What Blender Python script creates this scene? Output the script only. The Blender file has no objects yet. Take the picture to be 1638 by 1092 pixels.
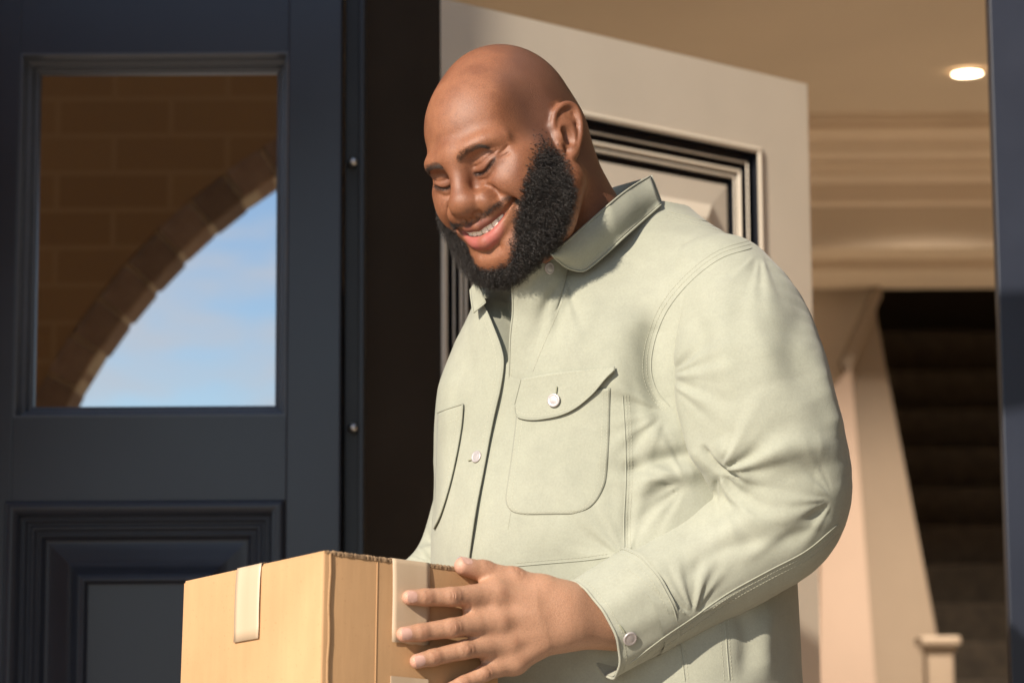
import bpy, bmesh, math, random
import numpy as np
from mathutils import Vector, Matrix, Quaternion
from mathutils.bvhtree import BVHTree

random.seed(7)
RNG = np.random.default_rng(7)
SC = bpy.context.scene
COL = SC.collection
rad = math.radians

# ------------------------------------------------------------------ camera
CAM = Vector((0.0, -3.75, 1.15))
PITCH = 8.0
ROLL = 0.35
FPX = 4000.0                      # focal length in photo pixels (photo is 1638 wide)
camd = bpy.data.cameras.new("camera")
camo = bpy.data.objects.new("camera", camd)
COL.objects.link(camo)
camo.location = CAM
camd.sensor_width = 36.0
camd.lens = FPX / 1638.0 * 36.0
camd.clip_start = 0.05
camd.clip_end = 3000.0
CR = Matrix.Rotation(rad(90 + PITCH), 4, 'X') @ Matrix.Rotation(rad(-ROLL), 4, 'Z')
camo.matrix_world = Matrix.Translation(CAM) @ CR
camd.dof.use_dof = True
camd.dof.focus_distance = 2.86
camd.dof.aperture_fstop = 5.0
SC.camera = camo
CR3 = CR.to_3x3()

def P(px, py, d):
    """photo pixel + distance along the view axis -> world point"""
    v = CR3 @ Vector(((px - 819.0) / FPX * d, (546.0 - py) / FPX * d, -d))
    return CAM + v

def PY(px, py, y):
    """photo pixel on the vertical plane y = const"""
    v = CR3 @ Vector(((px - 819.0) / FPX, (546.0 - py) / FPX, -1.0))
    return CAM + v * ((y - CAM.y) / v.y)

# ------------------------------------------------------------------ light
SUN_AZ = 36.0      # degrees to the left of straight behind the camera
SUN_EL = 29.0
SUN_DIR = Vector((-math.sin(rad(SUN_AZ)) * math.cos(rad(SUN_EL)), -math.cos(rad(SUN_AZ)) * math.cos(rad(SUN_EL)), math.sin(rad(SUN_EL))))
world = bpy.data.worlds.new("World")
SC.world = world
world.use_nodes = True
wn, wl = world.node_tree.nodes, world.node_tree.links
wn.clear()
wout = wn.new("ShaderNodeOutputWorld")
wbg = wn.new("ShaderNodeBackground")
sky = wn.new("ShaderNodeTexSky")
sky.sky_type = 'NISHITA'
sky.sun_disc = False
sky.sun_elevation = rad(SUN_EL)
sky.sun_rotation = math.atan2(SUN_DIR.x, SUN_DIR.y)
sky.dust_density = 0.1
sky.ozone_density = 3.0
wtc = wn.new("ShaderNodeTexCoord")
wmap = wn.new("ShaderNodeMapping")
wmap.inputs['Scale'].default_value = (3.0, 3.0, 11.0)
wnoise = wn.new("ShaderNodeTexNoise")
wnoise.inputs['Scale'].default_value = 5.0
wnoise.inputs['Detail'].default_value = 5.0
wnoise.inputs['Roughness'].default_value = 0.55
wramp = wn.new("ShaderNodeValToRGB")
wramp.color_ramp.elements[0].position = 0.45
wramp.color_ramp.elements[1].position = 0.72
wmix = wn.new("ShaderNodeMixRGB")
wmix.inputs[2].default_value = (6.6, 6.7, 6.9, 1)
wl.new(wtc.outputs['Generated'], wmap.inputs['Vector'])
wl.new(wmap.outputs['Vector'], wnoise.inputs['Vector'])
wl.new(wnoise.outputs['Fac'], wramp.inputs['Fac'])
wl.new(wramp.outputs['Color'], wmix.inputs[0])
wl.new(sky.outputs['Color'], wmix.inputs[1])
wl.new(wmix.outputs['Color'], wbg.inputs['Color'])
wl.new(wbg.outputs['Background'], wout.inputs['Surface'])
wbg.inputs['Strength'].default_value = 0.10

sund = bpy.data.lights.new("sun", 'SUN')
sund.energy = 4.6
sund.angle = rad(0.8)
sund.color = (1.0, 0.895, 0.755)
suno = bpy.data.objects.new("sun", sund)
COL.objects.link(suno)
suno.rotation_euler = SUN_DIR.to_track_quat('Z', 'Y').to_euler()
suno.location = (-3, -8, 6)

SC.view_settings.view_transform = 'Standard'
SC.view_settings.look = 'None'
SC.view_settings.exposure = 0.62
SC.view_settings.gamma = 1.0
SC.view_settings.use_curve_mapping = False
SC.render.engine = 'CYCLES'
SC.cycles.use_denoising = True
SC.cycles.max_bounces = 8

# ------------------------------------------------------------------ helpers
def tag(o, label=None, cat=None, group=None, kind=None):
    if label: o["label"] = label
    if cat: o["category"] = cat
    if group: o["group"] = group
    if kind: o["kind"] = kind
    return o

def link(name, me, parent=None, smooth=False):
    o = bpy.data.objects.new(name, me)
    COL.objects.link(o)
    if parent is not None:
        o.parent = parent
    if smooth:
        me.polygons.foreach_set("use_smooth", [True] * len(me.polygons))
    return o

def empty(name, loc=(0, 0, 0)):
    o = bpy.data.objects.new(name, None)
    o.empty_display_size = 0.05
    COL.objects.link(o)
    o.location = loc
    return o

def mesh_np(name, V, F, mat=None):
    me = bpy.data.meshes.new(name)
    V = np.asarray(V, dtype=np.float32)
    if isinstance(F, np.ndarray):
        n, k = F.shape
        me.vertices.add(len(V)); me.vertices.foreach_set("co", V.ravel())
        me.loops.add(n * k); me.loops.foreach_set("vertex_index", F.astype(np.int32).ravel())
        me.polygons.add(n)
        me.polygons.foreach_set("loop_start", np.arange(0, n * k, k, dtype=np.int32))
        me.polygons.foreach_set("loop_total", np.full(n, k, dtype=np.int32))
        me.update(calc_edges=True)
    else:
        me.from_pydata([tuple(v) for v in V], [], F)
        me.update()
    if mat: me.materials.append(mat)
    return me

def obj(name, bm, mat, parent=None, smooth=False):
    me = bpy.data.meshes.new(name)
    bmesh.ops.recalc_face_normals(bm, faces=bm.faces)
    bm.to_mesh(me); bm.free()
    if mat: me.materials.append(mat)
    return link(name, me, parent, smooth)

def off(parent, o):
    """parent keeping world placement for parents that are empties at a location"""
    o.matrix_parent_inverse = parent.matrix_world.inverted() if False else Matrix.Translation(-parent.location)
    return o

def box_bm(lo, hi, bevel=0.0, bm=None):
    bm = bm or bmesh.new()
    lo, hi = Vector(lo), Vector(hi)
    r = bmesh.ops.create_cube(bm, size=1.0)
    c, s = (lo + hi) / 2, hi - lo
    for v in r['verts']:
        v.co = Vector((c.x + v.co.x * s.x, c.y + v.co.y * s.y, c.z + v.co.z * s.z))
    if bevel:
        es = {e for v in r['verts'] for e in v.link_edges}
        bmesh.ops.bevel(bm, geom=list(es), offset=bevel, segments=2, affect='EDGES', profile=0.6)
    return bm

def prism_bm(pts, depth, bevel=0.0):
    """front polygon (list of Vectors) extruded along +y by depth"""
    bm = bmesh.new()
    a = [bm.verts.new(p) for p in pts]
    b = [bm.verts.new(Vector(p) + Vector((0, depth, 0))) for p in pts]
    n = len(pts)
    bm.faces.new(a); bm.faces.new(b[::-1])
    for i in range(n):
        bm.faces.new((a[i], b[i], b[(i + 1) % n], a[(i + 1) % n]))
    if bevel:
        bmesh.ops.bevel(bm, geom=list(bm.edges), offset=bevel, segments=2, affect='EDGES', profile=0.6)
    return bm

# ------------------------------------------------------------------ materials
def new_mat(name):
    m = bpy.data.materials.new(name)
    m.use_nodes = True
    nt = m.node_tree
    b = nt.nodes["Principled BSDF"]
    return m, nt, b

def noise_node(nt, scale, detail=3.0, rough=0.55, coord='Object', vec_scale=None):
    tc = nt.nodes.new("ShaderNodeTexCoord")
    n = nt.nodes.new("ShaderNodeTexNoise")
    n.inputs['Scale'].default_value = scale
    n.inputs['Detail'].default_value = detail
    n.inputs['Roughness'].default_value = rough
    if vec_scale:
        mp = nt.nodes.new("ShaderNodeMapping")
        mp.inputs['Scale'].default_value = vec_scale
        nt.links.new(tc.outputs[coord], mp.inputs['Vector'])
        nt.links.new(mp.outputs['Vector'], n.inputs['Vector'])
    else:
        nt.links.new(tc.outputs[coord], n.inputs['Vector'])
    return n

def ramp2(nt, src, c0, c1, p0=0.3, p1=0.7):
    r = nt.nodes.new("ShaderNodeValToRGB")
    r.color_ramp.elements[0].position = p0
    r.color_ramp.elements[1].position = p1
    r.color_ramp.elements[0].color = (*c0, 1)
    r.color_ramp.elements[1].color = (*c1, 1)
    nt.links.new(src, r.inputs['Fac'])
    return r

def bump(nt, b, src, strength=0.2, dist=0.002, prev=None):
    bp = nt.nodes.new("ShaderNodeBump")
    bp.inputs['Strength'].default_value = strength
    bp.inputs['Distance'].default_value = dist
    nt.links.new(src, bp.inputs['Height'])
    if prev is not None:
        nt.links.new(prev.outputs['Normal'], bp.inputs['Normal'])
    nt.links.new(bp.outputs['Normal'], b.inputs['Normal'])
    return bp

def paint(name, col, var=0.12, rough=0.4, nscale=9.0, bump_s=0.05, bump_scale=160.0, spec=0.5, coat=0.0):
    m, nt, b = new_mat(name)
    n = noise_node(nt, nscale, 4.0)
    c0 = tuple(c * (1 - var) for c in col); c1 = tuple(min(1, c * (1 + var)) for c in col)
    r = ramp2(nt, n.outputs['Fac'], c0, c1)
    nt.links.new(r.outputs['Color'], b.inputs['Base Color'])
    rr = nt.nodes.new("ShaderNodeMapRange")
    rr.inputs['To Min'].default_value = rough * 0.8
    rr.inputs['To Max'].default_value = min(1, rough * 1.25)
    nt.links.new(n.outputs['Fac'], rr.inputs['Value'])
    nt.links.new(rr.outputs['Result'], b.inputs['Roughness'])
    b.inputs['Specular IOR Level'].default_value = spec
    b.inputs['Coat Weight'].default_value = coat
    b.inputs['Coat Roughness'].default_value = 0.2
    if bump_s:
        n2 = noise_node(nt, bump_scale, 2.0)
        bump(nt, b, n2.outputs['Fac'], bump_s, 0.001)
    return m

M = {}
M['navy'] = paint("navy_paint", (0.027, 0.031, 0.044), 0.12, 0.34, 5.0, 0.06, 120.0)
M['navy_trim'] = paint("navy_jamb_paint", (0.014, 0.018, 0.032), 0.12, 0.4, 5.0, 0.06, 120.0)
M['cream'] = paint("cream_paint", (0.74, 0.65, 0.53), 0.05, 0.36, 4.0, 0.05, 90.0)
M['brown_and_shade'] = paint("dark_brown_and_shade", (0.026, 0.020, 0.016), 0.15, 0.45, 6.0, 0.05, 120.0)  # brown of the jamb stop; on the leaf it stands in for shade
M['groove'] = paint("blue_black_and_dim_reflection", (0.010, 0.011, 0.016), 0.1, 0.4, 6.0, 0.03, 120.0)
M['lit_frametrim'] = paint('window_trim_lit_tone', (0.085, 0.095, 0.115), 0.1, 0.35, 6.0, 0.03, 120.0)  # lightened navy: sky light on the reveal is put into the colour
M['black'] = paint("black_rebate", (0.008, 0.008, 0.009), 0.1, 0.5, 6.0, 0.03, 120.0)
M['ceil'] = paint("beige_ceiling", (0.64, 0.55, 0.45), 0.04, 0.8, 2.0, 0.05, 60.0)
M['plaster'] = paint("beige_plaster", (0.66, 0.56, 0.45), 0.05, 0.8, 3.0, 0.06, 70.0)
M['plaster_pink'] = paint("pinkish_plaster", (0.42, 0.32, 0.26), 0.05, 0.7, 3.0, 0.06, 70.0)
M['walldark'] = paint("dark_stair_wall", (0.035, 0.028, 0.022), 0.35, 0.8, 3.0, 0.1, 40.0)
M['carpet'] = paint("stair_carpet", (0.05, 0.04, 0.03), 0.35, 0.95, 30.0, 0.4, 200.0)
M['whitewood'] = paint("white_woodwork", (0.72, 0.60, 0.48), 0.04, 0.45, 4.0, 0.03, 60.0)
M['woodfloor'] = paint("limestone_floor", (0.48, 0.43, 0.36), 0.25, 0.4, 4.0, 0.05, 60.0)
M['paving'] = paint("pale_paving", (0.46, 0.40, 0.33), 0.2, 0.85, 3.0, 0.3, 40.0)
M['mortar'] = paint("pale_mortar", (0.62, 0.48, 0.30), 0.15, 0.9, 40.0, 0.3, 150.0)

def metal(name, col, rough):
    m, nt, b = new_mat(name)
    b.inputs['Metallic'].default_value = 1.0
    n = noise_node(nt, 400.0, 2.0)
    r = ramp2(nt, n.outputs['Fac'], tuple(c * .8 for c in col), col)
    nt.links.new(r.outputs['Color'], b.inputs['Base Color'])
    b.inputs['Roughness'].default_value = rough
    return m
M['steel'] = metal("steel", (0.6, 0.58, 0.55), 0.3)

# reflective coated glass
m, nt, b = new_mat("coated_glass")
b.inputs['Base Color'].default_value = (0.012, 0.010, 0.008, 1)
b.inputs['Roughness'].default_value = 0.02
g = nt.nodes.new("ShaderNodeBsdfGlossy"); g.inputs['Roughness'].default_value = 0.012
g.inputs['Color'].default_value = (0.62, 0.62, 0.64, 1)
gn = noise_node(nt, 3.0, 1.0)
gb = nt.nodes.new("ShaderNodeBump"); gb.inputs['Strength'].default_value = 0.02; gb.inputs['Distance'].default_value = 0.003
nt.links.new(gn.outputs['Fac'], gb.inputs['Height']); nt.links.new(gb.outputs['Normal'], g.inputs['Normal'])
mx = nt.nodes.new("ShaderNodeMixShader"); mx.inputs[0].default_value = 0.85
nt.links.new(b.outputs[0], mx.inputs[1]); nt.links.new(g.outputs[0], mx.inputs[2])
nt.links.new(mx.outputs[0], nt.nodes["Material Output"].inputs['Surface'])
M['glass'] = m

# brick of the porch arch
def brick_mat(name, c0, c1):
    m, nt, b = new_mat(name)
    oi = nt.nodes.new("ShaderNodeObjectInfo")
    n = noise_node(nt, 25.0, 4.0)
    r = ramp2(nt, n.outputs['Fac'], c0, c1)
    hs = nt.nodes.new("ShaderNodeHueSaturation")
    mr = nt.nodes.new("ShaderNodeMapRange"); mr.inputs['To Min'].default_value = 0.75; mr.inputs['To Max'].default_value = 1.2
    nt.links.new(oi.outputs['Random'], mr.inputs['Value']); nt.links.new(mr.outputs['Result'], hs.inputs['Value'])
    nt.links.new(r.outputs['Color'], hs.inputs['Color'])
    nt.links.new(hs.outputs['Color'], b.inputs['Base Color'])
    b.inputs['Roughness'].default_value = 0.9
    n2 = noise_node(nt, 120.0, 4.0)
    bump(nt, b, n2.outputs['Fac'], 0.4, 0.003)
    return m
M['brick'] = brick_mat("porch_brick", (0.27, 0.165, 0.095), (0.38, 0.25, 0.15))

m, nt, b = new_mat("porch_wall_brickwork")
tc = nt.nodes.new("ShaderNodeTexCoord"); mp = nt.nodes.new("ShaderNodeMapping")
mp.inputs['Rotation'].default_value = (rad(90), 0, 0)
bt = nt.nodes.new("ShaderNodeTexBrick")
bt.inputs['Color1'].default_value = (0.40, 0.235, 0.095, 1); bt.inputs['Color2'].default_value = (0.35, 0.20, 0.08, 1)
bt.inputs['Mortar'].default_value = (0.43, 0.265, 0.115, 1)
bt.inputs['Scale'].default_value = 1.0; bt.inputs['Brick Width'].default_value = 0.225; bt.inputs['Row Height'].default_value = 0.075; bt.inputs['Mortar Size'].default_value = 0.006
nt.links.new(tc.outputs['Object'], mp.inputs['Vector']); nt.links.new(mp.outputs['Vector'], bt.inputs['Vector'])
nt.links.new(bt.outputs['Color'], b.inputs['Base Color']); b.inputs['Roughness'].default_value = 0.9
M['brickwall'] = m

# ------------------------------------------------------------------ ground, porch, hall
FLOOR_Z = 0.12
o = obj('ground', box_bm((-60, -80, -0.3), (60, -1.9, 0.0)), M['paving']); tag(o, kind='structure')
o = obj('porch_floor', box_bm((-4, -1.9, -0.3), (4, 0.0, FLOOR_Z), 0.008), M['paving']); tag(o, kind='structure')
o = obj('hall_floor', box_bm((-2.2, 0.0, -0.3), (3.2, 5.0, FLOOR_Z)), M['woodfloor']); tag(o, kind='structure')

o = obj('added_shade_wall', box_bm((1.45, -5.5, 0.001), (1.65, -0.03, 4.8)), M['walldark']); tag(o, kind='structure')  # unseen wall, added to cut sky light from the right
# brick arch wall of the porch, seen reflected in the glass
AY0, AY1 = -1.11, -1.00
SHADE_PIER_X = -1.0
ACX, ACZ, AR = 0.168, 1.188, 1.164
def arch_wall():
    root = empty('porch_arch', (ACX, AY0, 0.0))
    tag(root, "brown brick porch arch with pale joints mirrored in the door's window pane", "arch")
    Rin = AR + 0.065
    bm = bmesh.new()
    N = 48
    X0, X1, Z1 = ACX - 2.9, 1.449, 2.435
    prof = [(ACX + Rin, 0.0)]
    for i in range(N + 1):
        a = math.pi * i / N
        prof.append((ACX + Rin * math.cos(a), ACZ + Rin * math.sin(a)))
    prof.append((ACX - Rin, 0.0))
    outer = [(X1, 0.0)]
    for i in range(N + 1):
        a = math.pi * i / N
        c, s = math.cos(a), math.sin(a)
        t = min((X1 - ACX) / c if c > 1e-6 else ((ACX - X0) / -c if c < -1e-6 else 9e9), (Z1 - ACZ) / s if s > 1e-6 else 9e9)
        outer.append((ACX + c * t, ACZ + s * t))
    outer.append((X0, 0.0))
    def ring(y):
        return [bm.verts.new((x, y, z)) for x, z in prof], [bm.verts.new((x, y, z)) for x, z in outer]
    a0, b0 = ring(AY0); a1, b1 = ring(AY1)
    for i in range(len(prof) - 1):
        bm.faces.new((a0[i], b0[i], b0[i + 1], a0[i + 1]))
        bm.faces.new((a1[i], a1[i + 1], b1[i + 1], b1[i]))
        bm.faces.new((a0[i], a0[i + 1], a1[i + 1], a1[i]))
        bm.faces.new((b0[i], b1[i], b1[i + 1], b0[i + 1]))
    w = obj('wall', bm, M['brickwall'], root); off(root, w)
    off(root, obj('added_shade_pier', box_bm((X0, AY0 - .003, Z1 + .001), (SHADE_PIER_X, AY1 + .003, 4.2)), M['brickwall'], root))  # unseen pier, added to shade the navy door and the leaf's hinge side
    # mortar bed of the arch ring
    bm = bmesh.new()
    r0, r1 = AR + 0.0015, AR + 0.0645
    va = []
    for i in range(N + 1):
        a = math.pi * i / N
        va.append([bm.verts.new((ACX + r * math.cos(a), y, ACZ + r * math.sin(a))) for r, y in ((r0, AY0 + .004), (r1, AY0 + .004), (r1, AY1 - .004), (r0, AY1 - .004))])
    for i in range(N):
        for k in range(4):
            bm.faces.new((va[i][k], va[i][(k + 1) % 4], va[i + 1][(k + 1) % 4], va[i + 1][k]))
    w = obj('mortar_ring', bm, M['mortar'], root); off(root, w)
    # voussoir bricks: two header rows across the soffit
    nb = 44
    ang = math.pi / nb
    gap = 0.009 / AR
    bm = bmesh.new()
    ys = (AY0 - 0.004, AY1 + 0.004)
    loop = []
    for a, r in ((-ang / 2 + gap / 2, AR), (ang / 2 - gap / 2, AR), (ang / 2 - gap / 2, AR + .063), (-ang / 2 + gap / 2, AR + .063)):
        loop.append((r * math.cos(a), r * math.sin(a)))
    va = [bm.verts.new((x, ys[0], z)) for x, z in loop]; vb = [bm.verts.new((x, ys[1], z)) for x, z in loop]
    bm.faces.new(va); bm.faces.new(vb[::-1])
    for k in range(4): bm.faces.new((va[k], vb[k], vb[(k + 1) % 4], va[(k + 1) % 4]))
    bmesh.ops.bevel(bm, geom=list(bm.edges), offset=0.003, segments=1, affect='EDGES')
    bmesh.ops.recalc_face_normals(bm, faces=bm.faces)
    me = bpy.data.meshes.new('brick'); bm.to_mesh(me); bm.free(); me.materials.append(M['brick'])
    for i in range(nb):
        b = link('brick', me, root)
        a = math.pi * (i + 0.5) / nb
        dr = random.uniform(-0.003, 0.004)
        b.matrix_local = Matrix.Translation((dr * math.cos(a), -AY0, ACZ + dr * math.sin(a))) @ Matrix.Rotation(-a, 4, 'Y') @ Matrix.Translation((0, AY0 * 0, 0))
    # straight jamb bricks below the springing
    bm = box_bm((0, ys[0], 0), (0.063, ys[1], 0.062), 0.003)
    me2 = bpy.data.meshes.new('brick'); bm.to_mesh(me2); bm.free(); me2.materials.append(M['brick'])
    for s in (-1, 1):
        for k in range(16):
            b = link('brick', me2, root)
            b.location = (s * AR + (0 if s > 0 else -0.063), -AY0, 0.01 + k * 0.0735)
    return root
arch_wall()

M['stairwood'] = paint("stair_woodwork", (0.30, 0.24, 0.185), 0.05, 0.5, 4.0, 0.03, 60.0)
# ------------------------------------------------------------------ sidelight door (left)
def frame_ring(name, parent, x0, x1, z0, z1, prof, mat):
    """mitred moulding: prof = [(inset, y)] swept round a rectangle (x0..x1, z0..z1)"""
    bm = bmesh.new()
    rings = []
    for ins, y in prof:
        rings.append([bm.verts.new((x, y, z)) for x, z in ((x0 + ins, z0 + ins), (x1 - ins, z0 + ins), (x1 - ins, z1 - ins), (x0 + ins, z1 - ins))])
    for a, b in zip(rings, rings[1:]):
        for k in range(4):
            bm.faces.new((a[k], a[(k + 1) % 4], b[(k + 1) % 4], b[k]))
    me = bpy.data.meshes.new(name)
    bmesh.ops.recalc_face_normals(bm, faces=bm.faces)
    # make sure faces look towards -y
    if sum(f.normal.y for f in bm.faces) > 0:
        bmesh.ops.reverse_faces(bm, faces=list(bm.faces))
    bm.to_mesh(me); bm.free()
    me.materials.append(mat)
    return link(name, me, parent)

def rounded(pts, n=4):
    """insert arc points so that profile steps catch light: list of (inset,y) with small bevels"""
    out = [pts[0]]
    for i in range(1, len(pts) - 1):
        p, q, r = Vector(pts[i - 1]), Vector(pts[i]), Vector(pts[i + 1])
        d = min((q - p).length, (r - q).length) * 0.35
        a = q + (p - q).normalized() * d; c = q + (r - q).normalized() * d
        for k in range(n + 1):
            t = k / n
            out.append(tuple((1 - t) ** 2 * a + 2 * t * (1 - t) * q + t * t * c))
    out.append(pts[-1])
    return out

zt = lambda px, py: PY(px, py, 0.0)
def left_door():
    wx0, wx1 = zt(27, 380).x, zt(459, 380).x
    wz0, wz1 = zt(240, 666).z, zt(240, 84).z
    px0, px1 = zt(6, 900).x, zt(455, 900).x
    pz1 = zt(240, 800).z; pz0 = 0.40
    X0, X1 = wx0 - (zt(546, 400).x - wx1), zt(546, 400).x
    Z0, Z1 = FLOOR_Z + 0.006, 2.60
    root = empty('panelled_door', ((X0 + X1) / 2, 0.0, Z0))
    tag(root, "dark navy panelled door with a tall glass pane reflecting sky and brick arch", "door")
    def part(name, bm, mat): return off(root, obj(name, bm, mat, root))
    T = 0.06
    part('stile', box_bm((wx1, 0, Z0), (X1, T, Z1), 0.003), M['navy'])
    part('stile', box_bm((X0, 0, Z0), (wx0, T, Z1), 0.003), M['navy'])
    part('rail', box_bm((wx0, 0.0008, wz1), (wx1, T, Z1), 0.0), M['navy'])
    part('rail', box_bm((wx0, 0.0008, pz1), (wx1, T, wz0), 0.0), M['navy'])
    part('rail', box_bm((wx0, 0.0008, Z0), (wx1, T, pz0), 0.0), M['navy'])
    fr = frame_ring('window_frame', root, wx0, wx1, wz0, wz1, rounded([(0, 0.001), (0.003, 0.001), (0.006, 0.026), (0.013, 0.03), (0.015, 0.044), (0.021, 0.046), (0.021, 0.075)]), M['lit_frametrim'])
    off(root, fr)
    pane = off(root, obj('window_pane', box_bm((wx0 + .006, 0.056, wz0 + .006), (wx1 - .006, 0.062, wz1 - .006)), M['glass'], root))
    prof = [(0, 0.0005), (0.003, -0.008), (0.012, -0.010), (0.020, -0.004), (0.024, 0.010), (0.029, 0.008), (0.033, 0.018), (0.040, 0.014), (0.046, 0.022), (0.051, 0.019), (0.058, 0.032), (0.070, 0.030), (0.095, 0.024), (0.112, 0.008), (0.119, 0.006), (0.124, 0.016), (0.130, 0.016)]
    pf = frame_ring('panel_moulding', root, px0, px1, pz0, pz1, rounded(prof), M['navy']); off(root, pf)
    off(root, obj('lower_panel', box_bm((px0 + .1295, 0.0165, pz0 + .1295), (px1 - .1295, 0.03, pz1 - .1295)), M['navy'], root))
    off(root, obj('backing', box_bm((wx0 + .01, 0.040, pz0 + .01), (wx1 - .01, 0.058, pz1 - .01)), M['black'], root))
    return X0, X1, Z1
LDX0, LDX1, LDZ1 = left_door()

# frame post between the two leaves, with the hinge bolts
def hinge_post():
    x0, x1 = LDX1 + 0.002, zt(583, 400).x
    root = empty('door_frame_post', ((x0 + x1) / 2, 0.03, FLOOR_Z))
    tag(root, "narrow black door post with two steel studs beside the navy door", "door frame")
    off(root, obj('post', box_bm((x0, 0.028, FLOOR_Z), (x1, 0.12, LDZ1 + .29), 0.003), M['black'], root))
    off(root, obj('rebate_strip', box_bm((x1 - .010, 0.016, FLOOR_Z), (x1 - .001, 0.0285, LDZ1 + .29), 0.002), M['groove'], root))
    for py in (262, 685):
        c = PY(560, py, 0.02)
        bm = bmesh.new()
        for (r0, y0, r1, y1) in ((0.0055, 0.029, 0.0055, 0.010), (0.0075, 0.012, 0.0045, 0.002)):
            g = bmesh.ops.create_cone(bm, cap_ends=True, segments=20, radius1=r0, radius2=r1, depth=abs(y1 - y0))
            for v in g['verts']:
                v.co = Vector((v.co.x + c.x, (y0 + y1) / 2 - v.co.z, v.co.y + c.z))
        for v in bm.verts: v.co.x += (0.029 - v.co.y) * 0.25
        off(root, obj('stud', bm, M['steel'], root, True))
hinge_post()

# ------------------------------------------------------------------ open leaf
TH = 42.0
HINGE = Vector((PY(585, 400, 0.05).x, 0.05, FLOOR_Z + 0.006))
LW = 0.985
LTOP = 2.0
def open_leaf():
    # local frame: x along the leaf from hinge, y into thickness, z up
    root = bpy.data.objects.new('open_door', None); COL.objects.link(root)
    root.location = HINGE
    root.rotation_euler = (0, 0, rad(TH))
    tag(root, "cream panelled front door swung open into the hall behind the man", "door")
    v = CR3 @ Vector(((1290 - 819.0) / FPX, (546.0 - 135) / FPX, -1.0))
    d = Vector((math.cos(rad(TH)), math.sin(rad(TH)), 0)); nrm = Vector((-d.y, d.x, 0))
    def lp(px, py):
        v = CR3 @ Vector(((px - 819.0) / FPX, (546.0 - py) / FPX, -1.0))
        t = (HINGE - CAM).dot(nrm) / v.dot(nrm)
        p = CAM + v * t - HINGE
        return p.dot(d), p.z
    w, H = lp(1291, 135)
    def part(name, bm, mat): return obj(name, bm, mat, root)
    T = 0.055
    s1, zt1 = lp(1217, 243)[0], lp(1217, 240)[1]     # outer edge of the panel moulding
    s0 = lp(706, 400)[0]
    zb = lp(690, 692)[1]
    zt0 = lp(937, 176)[1]
    ztop = (zt0 + zt1) / 2
    # stiles and rails
    part('shade_toned_hinge_stile', box_bm((0, 0, 0), (s0, T, H), 0.002), M['brown_and_shade'])  # dark colour stands in for shade on the hinge side of the leaf
    part('lock_stile', box_bm((s1, 0, 0), (w, T, H)), M['cream'])
    part('top_rail', box_bm((s0, 0.0, ztop), (s1, T, H)), M['cream'])
    part('middle_rail', box_bm((s0, 0.0006, zb - 0.15), (s1, T, zb)), M['cream'])
    part('bottom_panel', box_bm((s0, 0.0006, 0), (s1, T, zb - 0.15)), M['cream'])
    # moulding: nested mitred strips, cream beads, channels coloured dark for faces reflecting little light
    spec = [('bead', 0.0, 0.011, -0.003, -0.002, 'cream'), ('channel', 0.011, 0.029, 0.016, 0.016, 'groove'), ('bead', 0.029, 0.033, 0.006, 0.006, 'cream'),
            ('channel', 0.033, 0.045, 0.018, 0.018, 'groove'), ('bead', 0.045, 0.053, 0.008, 0.010, 'cream'), ('channel', 0.053, 0.057, 0.018, 0.018, 'groove'),
            ('bead', 0.057, 0.063, 0.010, 0.010, 'cream'), ('channel', 0.063, 0.076, 0.024, 0.024, 'groove')]
    ybead = {round(a, 4): ya for nm, a, b_, ya, yb, mt in spec if nm == 'bead'}; yend = {round(b_, 4): yb for nm, a, b_, ya, yb, mt in spec if nm == 'bead'}
    for nm, a, b_, ya, yb, mt in spec:
        if nm == 'bead':
            pr = rounded([(a, 0.0005 if a == 0 else ya), (a + .001, ya), ((a + b_) / 2, min(ya, yb) - .002), (b_ - .001, yb), (b_, yb)], 3)
        else:
            pr = [(a, yend.get(round(a, 4), 0.0)), (a + .0005, ya), (b_ - .0005, yb), (b_, ybead.get(round(b_, 4), 0.014))]
        frame_ring('moulding_' + nm, root, s0, s1, zb, ztop, pr, M[mt])
    pr = [(0.076, 0.0145), (0.0765, 0.014), (0.118, 0.012), (0.124, 0.008), (0.146, -0.004), (0.153, -0.004), (0.158, 0.010), (0.162, 0.010)]
    frame_ring('panel_border', root, s0, s1, zb, ztop, rounded(pr, 3), M['cream'])
    part('panel_field', box_bm((s0 + .161, 0.008, zb + .161), (s1 - .161, 0.03, ztop - .161)), M['cream'])
    part('backing', box_bm((s0 - .005, 0.030, zb - .005), (s1 + .005, 0.05, ztop + .005)), M['groove'])
    return w, H
open_leaf()

# ------------------------------------------------------------------ right jamb and house front
rj0 = PY(1601, 546, 0.0).x
root = empty('door_jamb', (rj0 + .1, 0.0, FLOOR_Z)); tag(root, "navy painted door jamb at the right edge of the doorway", "door frame")
off(root, obj('jamb_face', box_bm((rj0, 0.0, FLOOR_Z), (rj0 + 0.16, 0.022, 2.89), 0.002), M['navy_trim'], root))
off(root, obj('jamb_stop', box_bm((rj0 + 0.003, 0.0225, FLOOR_Z), (rj0 + 0.16, 0.05, 2.89), 0.002), M['brown_and_shade'], root))
hdz = LDZ1 + .3
root = empty('lintel_beam', (0.2, 0.06, hdz)); tag(root, kind='structure')
off(root, obj('head_beam', box_bm((LDX0 - .1, 0.0, hdz), (rj0 + .16, 0.12, hdz + .12), 0.003), M['navy_trim'], root))
for (a, b_) in ((-2.6, LDX0 - .004), (rj0 + .162, 3.4)):
    o = obj('house_wall_left' if a < 0 else 'house_wall_right', box_bm((a, -0.02, FLOOR_Z), (b_, 0.16, 3.4)), M['brickwall']); tag(o, kind='structure')
off(root, obj('overpanel', box_bm((LDX0 - .1, 0.004, LDZ1 + .002), (LDX1, 0.06, hdz - .002), 0.002), M['navy'], root))
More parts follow.
